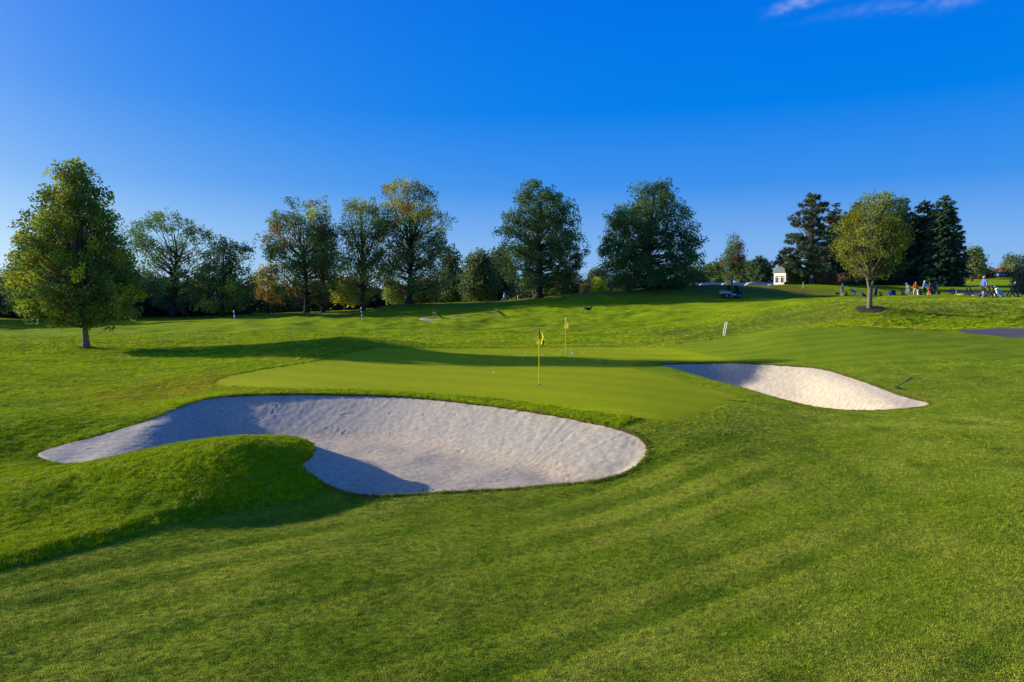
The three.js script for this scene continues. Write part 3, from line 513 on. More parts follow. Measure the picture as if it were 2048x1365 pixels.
const G = { oak: [0.04, 0.075, 0.02], oakB: [0.06, 0.095, 0.022], yellow: [0.17, 0.165, 0.012], orange: [0.14, 0.085, 0.018], rust: [0.1, 0.06, 0.025], dark: [0.025, 0.05, 0.02], pale: [0.13, 0.16, 0.05], lime: [0.17, 0.2, 0.015] };
// the lone tree at the left and the small one at the right
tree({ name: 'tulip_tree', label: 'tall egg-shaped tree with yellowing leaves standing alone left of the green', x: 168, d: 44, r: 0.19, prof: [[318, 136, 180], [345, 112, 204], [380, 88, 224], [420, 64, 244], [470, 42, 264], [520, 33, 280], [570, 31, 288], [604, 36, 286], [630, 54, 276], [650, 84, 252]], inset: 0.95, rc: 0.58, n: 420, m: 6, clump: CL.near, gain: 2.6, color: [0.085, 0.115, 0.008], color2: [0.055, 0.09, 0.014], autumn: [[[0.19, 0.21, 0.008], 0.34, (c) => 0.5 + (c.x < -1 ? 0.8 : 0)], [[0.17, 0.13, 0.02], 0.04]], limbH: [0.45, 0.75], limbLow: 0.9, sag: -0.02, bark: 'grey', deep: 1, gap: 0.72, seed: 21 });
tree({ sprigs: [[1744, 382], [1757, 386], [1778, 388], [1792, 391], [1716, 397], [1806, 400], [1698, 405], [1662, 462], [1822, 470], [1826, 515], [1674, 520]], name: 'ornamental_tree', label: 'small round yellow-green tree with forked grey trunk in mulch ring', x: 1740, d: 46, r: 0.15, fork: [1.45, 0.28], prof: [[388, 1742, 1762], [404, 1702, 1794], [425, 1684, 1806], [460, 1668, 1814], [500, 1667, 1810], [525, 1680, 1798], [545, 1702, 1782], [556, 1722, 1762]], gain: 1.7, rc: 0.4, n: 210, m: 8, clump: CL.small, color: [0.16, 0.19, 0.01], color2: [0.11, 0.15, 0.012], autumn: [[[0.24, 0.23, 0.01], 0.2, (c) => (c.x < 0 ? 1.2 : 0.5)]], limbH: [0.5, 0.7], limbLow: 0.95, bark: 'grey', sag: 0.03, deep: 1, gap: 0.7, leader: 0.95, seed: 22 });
// the oaks behind the berm, left to right
const oak = (o) => tree({ name: 'oak_tree', d: 106, r: 0.42, rc: 1.5, n: 95, m: 13, clump: CL.oak, color: G.oak, color2: G.oakB, bark: 'dark', limbH: [0.5, 0.82], limbR: 0.045, limbLow: 0.8, gap: 0.8, ...o });
oak({ name: 'shade_tree', label: 'leaning open-crowned tree just right of the lone egg-shaped tree', x: 345, d: 105, prof: [[419, 276, 322], [440, 264, 400], [470, 258, 432], [510, 268, 446], [550, 282, 425], [600, 300, 390], [625, 315, 380]], clump: CL.airy, n: 78, r: 0.35, autumn: [[G.rust, 0.1]], shell: 0.35, bend: 0.8 });
oak({ name: 'shade_tree', label: 'lower dark-trunked tree between the leaning tree and the orange foliage', x: 441, d: 103.5, prof: [[474, 440, 474], [495, 412, 498], [530, 392, 515], [570, 372, 520], [605, 366, 512], [622, 380, 500]], n: 62, r: 0.4, color: [0.05, 0.07, 0.022], autumn: [[G.lime, 0.12, (c, H) => (c.y < H * 0.4 ? 2 : 0.2)]] });
oak({ name: 'maple_tree', label: 'low orange and yellow tree left of the bronze oak', x: 535, d: 112, prof: [[528, 525, 548], [550, 508, 566], [580, 500, 572], [605, 506, 566]], n: 26, r: 0.2, rc: 1.2, clump: CL.airy, color: [0.13, 0.11, 0.02], color2: G.oakB, autumn: [[G.orange, 0.5], [G.yellow, 0.25]] });
oak({ label: 'broad bronze-green oak, leftmost of three tall oaks behind the striped post', x: 612, d: 105, prof: [[397, 590, 618], [412, 560, 640], [440, 528, 662], [480, 516, 678], [530, 530, 690], [570, 545, 684], [605, 566, 668]], clump: CL.airy, n: 105, m: 15, autumn: [[G.rust, 0.2], [G.lime, 0.1], [G.orange, 0.25, (c, H) => (c.y < H * 0.45 && c.x < 0 ? 2 : 0.1)]], shell: 0.36 });
oak({ name: 'slender_oak_tree', label: 'narrow oak touching the right flank of the bronze-green oak', x: 645, d: 107, prof: [[402, 640, 656], [425, 618, 672], [470, 612, 682], [530, 612, 690], [590, 620, 684], [608, 630, 670]], clump: CL.airy, n: 44, r: 0.3, color: [0.05, 0.07, 0.025], autumn: [[G.rust, 0.1]] });
oak({ label: 'oak with yellow top and yellow lower boughs directly behind the black-and-white post', x: 725, d: 105.5, prof: [[395, 700, 735], [410, 682, 770], [450, 672, 790], [500, 676, 792], [545, 674, 785], [580, 678, 770], [602, 690, 756]], clump: CL.airy, n: 88, r: 0.36, color: [0.065, 0.085, 0.018], autumn: [[G.yellow, 0.55, (c, H) => (c.y > H * 0.82 || c.y < H * 0.38 ? 1.3 : 0.15)], [G.rust, 0.12]], shell: 0.36 });
oak({ label: 'tallest oak, bronze-tinged and airy, right of the yellow-topped oak', x: 818, d: 105, r: 0.46, prof: [[350, 800, 822], [366, 776, 850], [400, 752, 892], [440, 742, 908], [485, 756, 900], [520, 745, 920], [560, 748, 915], [590, 770, 880]], clump: CL.airy, n: 128, m: 15, color: [0.055, 0.075, 0.022], autumn: [[G.rust, 0.24], [G.yellow, 0.4, (c, H) => (Math.abs(c.x) < 2.2 && c.y > H * 0.6 ? 1.1 : 0.08)], [G.orange, 0.08]], shell: 0.36 });
oak({ label: 'dark green oak standing alone left of the gap in the trees', x: 1078, d: 105.5, r: 0.6, prof: [[361, 1045, 1090], [376, 1036, 1112], [405, 1022, 1150], [440, 1002, 1160], [475, 984, 1166], [500, 992, 1180], [535, 996, 1172], [565, 1012, 1160], [585, 1040, 1130]], n: 150, m: 15, rc: 1.45, color: [0.035, 0.07, 0.022], limbH: [0.6, 0.95] });
oak({ label: 'broadest dark green oak, right of the gap in the trees', x: 1298, d: 105.5, r: 0.55, prof: [[359, 1290, 1322], [378, 1262, 1356], [405, 1238, 1366], [425, 1212, 1384], [465, 1198, 1400], [500, 1186, 1412], [530, 1192, 1420], [560, 1206, 1405], [578, 1235, 1380]], n: 185, m: 15, rc: 1.5, color: [0.03, 0.068, 0.022], color2: [0.05, 0.09, 0.022], autumn: [[G.lime, 0.14, (c, H) => (c.y > H * 0.7 && c.x < 1 ? 1.6 : 0.1)]] });
oak({ name: 'red_maple_tree', label: 'small pointed reddish-topped maple above the utility cart', x: 1463, d: 122, r: 0.2, rc: 1, n: 44, m: 10, prof: [[472, 1460, 1472], [490, 1448, 1488], [520, 1441, 1494], [545, 1441, 1490], [560, 1450, 1480]], clump: CL.airy, color: [0.04, 0.07, 0.02], autumn: [[[0.09, 0.04, 0.035], 0.7, (c, H) => (c.y > H * 0.6 ? 0.8 : 0.2)]] });
// pines and spruces at the right
tree({ name: 'pine_tree', label: 'tall open pine with bare forked trunk beside the small white building', x: 1622, d: 118, r: 0.34, bark: 'pine', prof: [[389, 1606, 1630], [405, 1590, 1648], [430, 1576, 1660], [462, 1572, 1664], [490, 1572, 1652], [512, 1548, 1652], [535, 1546, 1644], [552, 1576, 1632]], rc: 0.95, n: 96, m: 15, clump: CL.pine, needles: true, color: [0.03, 0.05, 0.022], color2: [0.045, 0.055, 0.025], flat: 0.45, gap: 1.1, limbH: [0.6, 0.92], limbR: 0.07, sag: 0.02, shell: 0.34, seed: 5 });
const spruce = (o) => tree({ gain: 2.3, name: 'spruce_tree', d: 130, r: 0.3, bark: 'dark', rc: 1.15, n: 150, m: 14, clump: CL.spruce, needles: true, radial: true, color: [0.014, 0.034, 0.02], color2: [0.02, 0.048, 0.024], limbH: [0.9, 1.02], sag: 0.1, limbLow: 0.2, leader: 0.99, flat: 0.6, gap: 0.7, shell: 0.3, bend: 0.05, ...o });
spruce({ label: 'dark spruce in shade right of the tall pine', x: 1664, prof: [[405, 1662, 1668], [440, 1648, 1682], [500, 1636, 1694], [570, 1626, 1702]], color: [0.03, 0.032, 0.016], autumn: [[G.rust, 0.15]], n: 105 });
spruce({ label: 'dark spruce just left of and behind the yellow-green tree', x: 1706, prof: [[402, 1703, 1710], [440, 1688, 1722], [500, 1676, 1738], [574, 1668, 1744]], n: 110 });
spruce({ label: 'dark spruce hidden mostly behind the yellow-green tree crown', x: 1762, d: 133, prof: [[398, 1757, 1766], [440, 1740, 1784], [500, 1728, 1796], [574, 1720, 1802]], n: 120 });
spruce({ label: 'narrow dark spruce showing at the right edge of the yellow-green crown', x: 1800, d: 128, prof: [[393, 1797, 1804], [430, 1782, 1818], [500, 1770, 1830], [574, 1764, 1836]], n: 120 });
spruce({ label: 'tall spruce left of the broad spruce at the end of the row', x: 1842, d: 132, prof: [[391, 1838, 1847], [425, 1818, 1866], [500, 1802, 1884], [577, 1800, 1886]], n: 140 });
spruce({ label: 'broad spruce at the right end of the dark evergreen row', x: 1880, d: 126, prof: [[390, 1876, 1886], [415, 1862, 1902], [460, 1846, 1916], [520, 1832, 1930], [578, 1826, 1936]], n: 210, m: 15, color: [0.018, 0.045, 0.022], color2: [0.028, 0.062, 0.026] });
spruce({ label: 'dark spruce filling the gap behind the right edge of the yellow-green crown', x: 1820, d: 139, prof: [[420, 1816, 1824], [450, 1800, 1840], [520, 1782, 1858], [574, 1778, 1862]], n: 130 });
spruce({ label: 'dark spruce filling the gap left of the broad spruce', x: 1861, d: 138, prof: [[412, 1857, 1865], [450, 1838, 1884], [520, 1822, 1900], [574, 1818, 1904]], n: 130 });
spruce({ label: 'dark spruce close behind the tall pine trunk', x: 1685, d: 138, prof: [[418, 1681, 1689], [450, 1664, 1704], [520, 1650, 1722], [574, 1646, 1726]], n: 130 });
spruce({ name: 'evergreen_shrub', category: 'shrub', label: 'bright green evergreen shrub hiding the right half of the white building', x: 1596, d: 120, prof: [[528, 1592, 1600], [545, 1578, 1612], [565, 1572, 1620], [574, 1576, 1618]], n: 46, rc: 0.65, m: 12, color: [0.06, 0.1, 0.015], color2: [0.1, 0.12, 0.015] });
const bgPine = (o) => tree({ name: 'white_pine_tree', d: 150, r: 0.3, bark: 'dark', rc: 1.3, n: 40, m: 14, clump: CL.pine, needles: true, scale: 1.5, color: [0.04, 0.07, 0.03], color2: [0.06, 0.095, 0.035], flat: 0.5, gap: 0.9, limbH: [0.85, 1], ...o });
bgPine({ label: 'dark pine between the reddish maple and the white building', x: 1522, prof: [[512, 1512, 1532], [530, 1496, 1546], [555, 1494, 1550], [572, 1500, 1544]] });
bgPine({ label: 'lighter pine right behind the reddish maple', x: 1492, d: 156, prof: [[522, 1486, 1498], [540, 1476, 1508], [560, 1470, 1512], [572, 1474, 1508]], color: [0.08, 0.11, 0.035] });
bgPine({ label: 'slim conifer right of the spruce row, behind the orange bushes', x: 1957, d: 190, prof: [[504, 1953, 1961], [520, 1944, 1970], [545, 1936, 1976]], n: 22 });
// background broadleaf trees
const bg = (o) => tree({ name: 'background_tree', d: 150, r: 0.25, bark: 'dark', rc: 1.7, n: 34, m: 12, clump: CL.far, color: G.oak, color2: G.oakB, limbH: [0.4, 0.7], ...o });
bg({ label: 'distant oak rising above the left edge of the lone egg-shaped tree', x: 22, d: 190, prof: [[530, 14, 30], [545, 4, 44], [580, -6, 52], [640, 0, 46]], color: [0.05, 0.06, 0.04] });
bg({ label: 'rounded tree at the extreme left edge of the picture', x: -12, d: 180, prof: [[548, -22, 2], [575, -40, 16], [630, -40, 18]], color: [0.045, 0.07, 0.05] });
for (const [x, d, top, w, l] of [[70, 108, 470, 60, 'tall dark tree hidden behind the left half of the lone egg-shaped tree'], [160, 112, 455, 70, 'tall dark tree directly behind the lone egg-shaped tree'], [235, 110, 490, 50, 'dark tree showing between the lone egg-shaped tree and the leaning tree'], [-160, 104, 440, 80, 'tall tree just outside the left edge of the picture'], [-330, 100, 430, 90, 'tall tree well outside the left edge of the picture']]) bg({ label: l, x, d, rc: 1.6, n: 60, m: 10, clump: CL.oak, scale: 1.5, prof: [[top, x - 10, x + 10], [top + 50, x - w * 0.7, x + w * 0.7], [top + 110, x - w, x + w], [622, x - w * 0.9, x + w * 0.9]] });
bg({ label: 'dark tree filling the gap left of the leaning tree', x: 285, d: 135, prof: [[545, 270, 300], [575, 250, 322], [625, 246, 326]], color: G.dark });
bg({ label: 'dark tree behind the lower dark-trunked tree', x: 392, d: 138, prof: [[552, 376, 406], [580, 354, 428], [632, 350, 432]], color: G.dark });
bg({ label: 'dim tree behind and left of the bronze-green oak', x: 565, d: 136, prof: [[575, 548, 580], [595, 536, 596], [625, 534, 598]], color: [0.05, 0.06, 0.02] });
bg({ label: 'yellow-leaved tree between the narrow oak and the yellow-topped oak', x: 690, d: 128, prof: [[556, 672, 704], [575, 664, 716], [606, 664, 716]], color: [0.14, 0.14, 0.02], color2: G.yellow, n: 24, rc: 1.3 });
bg({ label: 'small pale-trunked tree left of the tallest oak trunk', x: 790, d: 122, prof: [[566, 776, 800], [585, 770, 812], [600, 774, 806]], color: G.pale, color2: G.lime, n: 16, rc: 1.0, bark: 'grey' });
bg({ label: 'small pale green tree right of the tallest oak trunk', x: 850, d: 122, prof: [[560, 838, 862], [578, 826, 876], [598, 830, 872]], color: [0.1, 0.13, 0.045], n: 20, rc: 1.0, bark: 'grey' });
bg({ label: 'dark conical tree right of the tallest oak', x: 903, d: 140, prof: [[500, 898, 910], [530, 884, 924], [580, 876, 934], [600, 878, 930]], color: G.dark, n: 40 });
bg({ label: 'grey-green rounded tree left of the lone dark green oak', x: 958, d: 128, prof: [[500, 945, 968], [525, 930, 986], [560, 922, 998], [598, 922, 996]], color: [0.05, 0.07, 0.03], n: 56, rc: 1.4 });
bg({ label: 'dark tree close behind the left boughs of the lone dark green oak', x: 1000, d: 142, prof: [[492, 990, 1010], [520, 976, 1028], [590, 970, 1034]], color: G.dark, n: 50 });
bg({ label: 'shadowed tree under the right boughs of the lone dark green oak', x: 1128, d: 145, prof: [[548, 1112, 1142], [565, 1098, 1160], [592, 1096, 1164]], color: [0.06, 0.08, 0.02] });
bg({ label: 'distant dark tree in the gap between the two dark green oaks', x: 1192, d: 185, prof: [[535, 1184, 1202], [550, 1172, 1212], [585, 1168, 1216]], color: [0.04, 0.06, 0.03] });
bg({ label: 'bright yellow-green bush-like tree in the gap between the two dark green oaks', x: 1196, d: 135, prof: [[553, 1188, 1202], [566, 1180, 1214], [586, 1180, 1216]], color: G.lime, color2: [0.3, 0.3, 0.01], n: 20, rc: 1.0, clump: CL.bush });
bg({ label: 'small orange-brown tree left of the yellow-green one', x: 1167, d: 134, prof: [[566, 1164, 1170], [578, 1158, 1178], [592, 1158, 1180]], color: [0.22, 0.12, 0.03], n: 12, rc: 0.8, clump: CL.bush });
bg({ label: 'grey-green tree left of the reddish maple', x: 1428, d: 165, prof: [[526, 1418, 1440], [540, 1402, 1452], [570, 1396, 1456]], color: [0.08, 0.11, 0.05], n: 40 });
bg({ label: 'dim tree hidden behind the right boughs of the broadest oak', x: 1385, d: 150, prof: [[535, 1372, 1398], [555, 1360, 1412], [574, 1358, 1414]], color: G.dark });
bg({ label: 'pale grey-green tree just right of the spruce row', x: 1942, d: 185, prof: [[490, 1934, 1952], [505, 1928, 1962], [545, 1928, 1964]], color: [0.09, 0.11, 0.05], n: 26 });
bg({ label: 'thin-leaved tree in the far right corner above the sunny hill', x: 2028, d: 210, prof: [[511, 2012, 2046], [525, 1998, 2056], [542, 1994, 2060]], color: [0.08, 0.1, 0.05], n: 26, rc: 1.3, m: 8 });
const bush = (o) => tree({ name: 'bush', category: 'bush', d: 195, r: 0.12, bark: 'dark', rc: 1, n: 26, m: 12, clump: CL.bush, scale: 1.5, color: [0.11, 0.07, 0.025], color2: [0.07, 0.06, 0.02], ...o });
bush({ label: 'brown autumn bush directly right of the spruce row', x: 1958, prof: [[538, 1944, 1970], [548, 1932, 1986], [562, 1930, 1990]], n: 40 });
bush({ label: 'reddish bush on the crest of the sunny hill', x: 2000, d: 205, prof: [[536, 1992, 2012], [545, 1982, 2026], [556, 1980, 2028]], color: [0.16, 0.07, 0.03] });
bush({ label: 'grey-green bush cut by the right picture edge behind the bag stands', x: 2046, d: 92, prof: [[536, 2036, 2056], [555, 2026, 2066], [580, 2028, 2066], [584, 2030, 2064]], color: [0.06, 0.085, 0.045], color2: [0.05, 0.075, 0.04], n: 70, rc: 0.6, scale: 1 });
bush({ label: 'brown leafy bush at the foot of the tall pine', x: 1650, d: 118, prof: [[545, 1640, 1660], [558, 1630, 1672], [572, 1630, 1672]], color: [0.12, 0.08, 0.02], rc: 0.8 });
bush({ label: 'rusty bush at the foot of the shaded spruces', x: 1690, d: 120, prof: [[550, 1680, 1700], [562, 1668, 1714], [573, 1668, 1714]], color: [0.1, 0.06, 0.02], rc: 0.8 });
{ // the dark wood behind the oaks reads as one mass
  const R = mulberry(99), list = [], Q = new THREE.Quaternion(), E = new THREE.Euler(), S = new THREE.Vector3(), P = new THREE.Vector3();
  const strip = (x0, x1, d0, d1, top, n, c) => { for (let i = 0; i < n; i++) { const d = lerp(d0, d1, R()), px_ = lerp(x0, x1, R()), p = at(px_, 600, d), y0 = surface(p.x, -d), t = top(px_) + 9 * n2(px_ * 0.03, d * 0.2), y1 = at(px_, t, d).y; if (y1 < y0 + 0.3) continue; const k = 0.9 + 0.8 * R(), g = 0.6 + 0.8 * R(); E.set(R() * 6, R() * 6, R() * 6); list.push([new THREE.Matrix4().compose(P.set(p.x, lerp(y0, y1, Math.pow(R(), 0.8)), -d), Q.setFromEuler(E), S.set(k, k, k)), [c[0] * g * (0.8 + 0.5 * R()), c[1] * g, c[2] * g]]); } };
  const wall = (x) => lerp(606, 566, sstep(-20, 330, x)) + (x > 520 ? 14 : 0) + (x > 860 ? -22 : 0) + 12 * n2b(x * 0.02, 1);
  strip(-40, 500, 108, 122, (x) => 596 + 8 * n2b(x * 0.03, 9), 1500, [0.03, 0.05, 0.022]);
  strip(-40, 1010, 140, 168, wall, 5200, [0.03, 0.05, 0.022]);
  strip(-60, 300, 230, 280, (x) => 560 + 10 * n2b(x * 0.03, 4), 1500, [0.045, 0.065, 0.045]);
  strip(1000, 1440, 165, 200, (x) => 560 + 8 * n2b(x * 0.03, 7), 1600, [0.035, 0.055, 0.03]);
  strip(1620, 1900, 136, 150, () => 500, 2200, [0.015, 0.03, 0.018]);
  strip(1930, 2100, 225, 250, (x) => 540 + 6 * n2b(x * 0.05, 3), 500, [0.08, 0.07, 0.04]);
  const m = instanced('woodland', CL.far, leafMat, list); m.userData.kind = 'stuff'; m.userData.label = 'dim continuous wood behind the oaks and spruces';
}

// ---------------------------------------------------------------- people: one smooth surface round a posed skeleton
function blob(caps, cell, k = 40) { // caps: [a, b, radius at a, radius at b]
  const lo = new THREE.Vector3(1e9, 1e9, 1e9), hi = new THREE.Vector3(-1e9, -1e9, -1e9), v3 = (a) => a.isVector3 ? a : new THREE.Vector3(...a);
  caps = caps.map(([a, b, r, q]) => [v3(a), v3(b), r, q ?? r]);
  for (const [a, b, r, q] of caps) for (const [p, s] of [[a, r], [b, q]]) { lo.min(p.clone().subScalar(s)); hi.max(p.clone().addScalar(s)); }
  const size = Math.max(hi.x - lo.x, hi.y - lo.y, hi.z - lo.z) + cell * 8, N = Math.ceil(size / cell), c = lo.clone().add(hi).multiplyScalar(0.5), h = N * cell / 2;
  const mc = new MarchingCubes(N, new THREE.MeshStandardMaterial(), false, false, 60000), S = new Float32Array(N * N * N), ab = new THREE.Vector3(), pad = 5 / k;
  for (const [a, b, r, q] of caps) {
    ab.subVectors(b, a); const L = ab.lengthSq() + 1e-9, m = Math.max(r, q) + pad, I = (v) => clamp(Math.round((v + h) / cell), 0, N - 1);
    const x0 = I(Math.min(a.x, b.x) - m - c.x), x1 = I(Math.max(a.x, b.x) + m - c.x), y0 = I(Math.min(a.y, b.y) - m - c.y), y1 = I(Math.max(a.y, b.y) + m - c.y), z0 = I(Math.min(a.z, b.z) - m - c.z), z1 = I(Math.max(a.z, b.z) + m - c.z);
    for (let z = z0; z <= z1; z++) for (let y = y0; y <= y1; y++) for (let x = x0; x <= x1; x++) {
      const px_ = c.x - h + x * cell, py = c.y - h + y * cell, pz = c.z - h + z * cell, t = clamp(((px_ - a.x) * ab.x + (py - a.y) * ab.y + (pz - a.z) * ab.z) / L, 0, 1);
      S[(z * N + y) * N + x] += Math.exp(-k * (Math.hypot(px_ - a.x - ab.x * t, py - a.y - ab.y * t, pz - a.z - ab.z * t) - r - (q - r) * t));
    }
  }
  for (let i = 0; i < S.length; i++) mc.field[i] = S[i] > 1e-12 ? Math.log(S[i]) / k : -0.7;
  mc.isolation = 0; mc.update();
  const n = mc.count, g = new THREE.BufferGeometry();
  g.setAttribute('position', new THREE.BufferAttribute(mc.positionArray.slice(0, n * 3), 3)); g.setAttribute('normal', new THREE.BufferAttribute(mc.normalArray.slice(0, n * 3), 3));
  g.scale(h, h, h).translate(c.x, c.y, c.z); return g;
}
const vec = (x, y, z) => new THREE.Vector3(x, y, z);
function pose(o) { // hinge: forward bend of the trunk, hands: targets [left, right], feet: [left, right] as [x, z], heel lift
  const { hinge = 0, crouch = 0, lookDown = hinge * 0.8, twist = 0, lean = 0 } = o, J = {};
  J.pelvis = vec(0, 0.93 - crouch, -0.18 * Math.sin(hinge)); const up = (l, s = 0) => vec(s * Math.cos(twist) + lean * l, l * Math.cos(hinge), l * Math.sin(hinge) + s * Math.sin(twist)).add(J.pelvis);
  J.waist = up(0.16); J.chest = up(0.38); J.neck = up(0.55); J.shL = up(0.5, 0.19); J.shR = up(0.5, -0.19);
  const hd = hinge + lookDown * 0.4; J.head = J.neck.clone().add(vec(lean * 0.2, 0.15 * Math.cos(hd), 0.15 * Math.sin(hd) + 0.02)); J.face = vec(0, -Math.sin(lookDown * 0.9), Math.cos(lookDown * 0.9));
  const feet = o.feet ?? [[0.13, 0.02], [-0.13, 0]], hands = o.hands ?? [[0.27, 0.82, 0.05], [-0.27, 0.82, 0.05]];
  [['L', 1, 0], ['R', -1, 1]].forEach(([k, s, i]) => {
    J['hip' + k] = J.pelvis.clone().add(vec(s * 0.095, -0.02, 0)); J['an' + k] = vec(feet[i][0], 0.09 + (feet[i][2] ?? 0), feet[i][1]);
    const bend = (a, b, l1, l2, dir) => { const d = b.clone().sub(a), D = Math.min(d.length(), l1 + l2 - 0.005); d.normalize(); const t = (l1 * l1 - l2 * l2 + D * D) / (2 * D), q = Math.sqrt(Math.max(0, l1 * l1 - t * t)), n = dir.clone().addScaledVector(d, -dir.dot(d)).normalize(); return a.clone().addScaledVector(d, t).addScaledVector(n, q); };
    J['kn' + k] = bend(J['hip' + k], J['an' + k], 0.43, 0.42, vec(s * 0.1, 0, 1)); J['toe' + k] = J['an' + k].clone().add(vec(s * 0.03, -0.055 - (feet[i][2] ?? 0) * 0.8, 0.15));
    const H = vec(...hands[i]), sh = J['sh' + k], dd = H.clone().sub(sh); if (dd.length() > 0.56) H.copy(sh).addScaledVector(dd.normalize(), 0.56);
    J['ha' + k] = H; J['el' + k] = bend(sh, H, 0.3, 0.27, vec(...(o.elbow ?? [s * 0.3, -0.4, -0.8])));
  });
  return J;
}
function person(o) {
  const J = pose(o.pose), w = o.build ?? 1, root = thing('person', o.label, 'person', [at(o.x, 600, o.d).x, groundH(at(o.x, 600, o.d).x, -o.d), -o.d], o.turn ?? 0), k = o.size ?? 1; root.scale.set(k, k, k);
  const skin = mat(o.skin ?? [0.5, 0.29, 0.19], 0.6), shirt = mat(o.shirt, 0.85), leg = mat(o.legs, 0.85), shoe = mat(o.shoes ?? [0.75, 0.75, 0.75], 0.6), hair = mat(o.hair ?? [0.06, 0.04, 0.025], 0.8);
  const S = ['L', 'R'], P = (a, b, t) => a.clone().lerp(b, t), parts = [];
  const body = [[J.pelvis, J.waist, 0.115, 0.11], [J.waist, J.chest, 0.11, 0.125], [J.chest, J.neck, 0.11, 0.055], [J.neck, J.head, 0.055, 0.06]];
  for (const s of S) body.push([J['sh' + s], J['el' + s], 0.05, 0.04], [J['el' + s], J['ha' + s], 0.04, 0.026], [J['hip' + s], J['kn' + s], 0.085, 0.055], [J['kn' + s], P(J['kn' + s], J['an' + s], 0.35), 0.052, 0.056], [P(J['kn' + s], J['an' + s], 0.35), J['an' + s], 0.056, 0.034], [J['an' + s], J['toe' + s], 0.036, 0.028]);
  parts.push(blob(body, 0.017, 46));
  // head with face, ears and nose on a finer grid
  const f = J.face, r = vec(1, 0, 0), u = f.clone().cross(r).multiplyScalar(-1).normalize(), h = J.head, hp = (x, y, z) => h.clone().addScaledVector(r, x).addScaledVector(u, y).addScaledVector(f, z); u.y < 0 && u.multiplyScalar(-1);
  parts.push(blob([[hp(0, 0.055, -0.02), hp(0, 0.05, 0.03), 0.082, 0.078], [hp(0, -0.02, 0.03), hp(0, -0.065, 0.055), 0.062, 0.036], [hp(0, 0.03, 0.1), hp(0, -0.01, 0.122), 0.008, 0.014], [hp(0.082, 0.02, 0), hp(0.085, -0.01, 0.004), 0.014, 0.01], [hp(-0.082, 0.02, 0), hp(-0.085, -0.01, 0.004), 0.014, 0.01], [hp(-0.02, -0.045, 0.092), hp(0.02, -0.045, 0.092), 0.009], [hp(0.032, 0.045, 0.092), hp(0.04, 0.045, 0.09), 0.012], [hp(-0.032, 0.045, 0.092), hp(-0.04, 0.045, 0.09), 0.012]], 0.007, 90));
  for (const [s, sg] of [['L', 1], ['R', -1]]) { // palm, four curled fingers, thumb
    const H = J['ha' + s], d = H.clone().sub(J['el' + s]).normalize(), side = vec(0, 0, 1).addScaledVector(d, -d.z).normalize(), n = d.clone().cross(side).multiplyScalar(sg), q = (a, b, c) => H.clone().addScaledVector(d, a).addScaledVector(side, b).addScaledVector(n, c), c = [[q(0, 0, 0), q(0.07, 0, 0), 0.025, 0.03], [q(0.05, -0.02, 0), q(0.07, 0.02, 0), 0.02]];
    [0.078, 0.09, 0.084, 0.066].forEach((l, i) => { const b = 0.032 - i * 0.021; c.push([q(0.075, b, 0), q(0.075 + l * 0.5, b, 0.012), 0.0095], [q(0.075 + l * 0.5, b, 0.012), q(0.075 + l * 0.72, b, 0.012 + l * 0.42), 0.009, 0.0075]); });
    c.push([q(0.02, 0.028, 0.005), q(0.06, 0.055, 0.022), 0.012, 0.01], [q(0.06, 0.055, 0.022), q(0.085, 0.052, 0.036), 0.01, 0.008]); parts.push(blob(c, 0.006, 150));
  }
  obj('body', parts, skin, root);
  const sl = o.sleeve ?? 0.55, top = [[J.pelvis.clone().add(vec(0, 0.02, 0)), J.waist, 0.135 * w, 0.13 * w], [J.waist, J.chest, 0.132 * w, 0.14 * w], [J.chest, P(J.chest, J.neck, 0.72), 0.125 * w, 0.075], [J.shL, J.shR, 0.07]];
  for (const s of S) { top.push([J['sh' + s], P(J['sh' + s], J['el' + s], Math.min(1, sl)), 0.068, 0.06]); if (sl > 1) top.push([J['el' + s], P(J['el' + s], J['ha' + s], 0.92), 0.058, 0.04]); }
  obj('shirt', blob(top, 0.017, 46), shirt, root);
  const bot = [[J.pelvis.clone().add(vec(0, 0.05, 0)), J.pelvis, 0.125 * w, 0.135 * w]], len = o.legLen ?? 0.95;
  for (const s of S) { bot.push([J['hip' + s], P(J['hip' + s], J['kn' + s], Math.min(1, len)), 0.105 * Math.sqrt(w), 0.082]); if (len > 1) bot.push([J['kn' + s], P(J['kn' + s], J['an' + s], 0.95), 0.075, 0.058]); }
  obj(len > 1 ? 'trousers' : 'shorts', blob(bot, 0.017, 46), leg, root);
  for (const s of S) obj('shoe', blob([[J['an' + s].clone().add(vec(0, -0.035, -0.03)), J['toe' + s], 0.045, 0.04], [J['an' + s].clone().add(vec(0, -0.04, -0.05)), J['an' + s].clone().add(vec(0, 0, -0.01)), 0.042, 0.04]], 0.01, 90), shoe, root);
  obj('hair', blob([[hp(0, 0.07, -0.035), hp(0, 0.085, 0.02), 0.085, 0.075], [hp(0, 0.02, -0.05), hp(0, -0.03, -0.045), 0.08, 0.055 + (o.longHair ?? 0)], ...(o.longHair ? [[hp(0, -0.03, -0.05), hp(0, -0.14, -0.06), 0.06, 0.04]] : [])], 0.01, 90), hair, root);
  if (o.cap) obj('cap', [blob([[hp(0, 0.085, -0.02), hp(0, 0.085, 0.02), 0.088, 0.086]], 0.01, 90), blob([[hp(-0.03, 0.085, 0.1), hp(-0.03, 0.075, 0.16), 0.012], [hp(0.03, 0.085, 0.1), hp(0.03, 0.075, 0.16), 0.012], [hp(0, 0.088, 0.1), hp(0, 0.078, 0.165), 0.014]], 0.008, 90)], mat(o.cap, 0.7), root);
  return root;
}
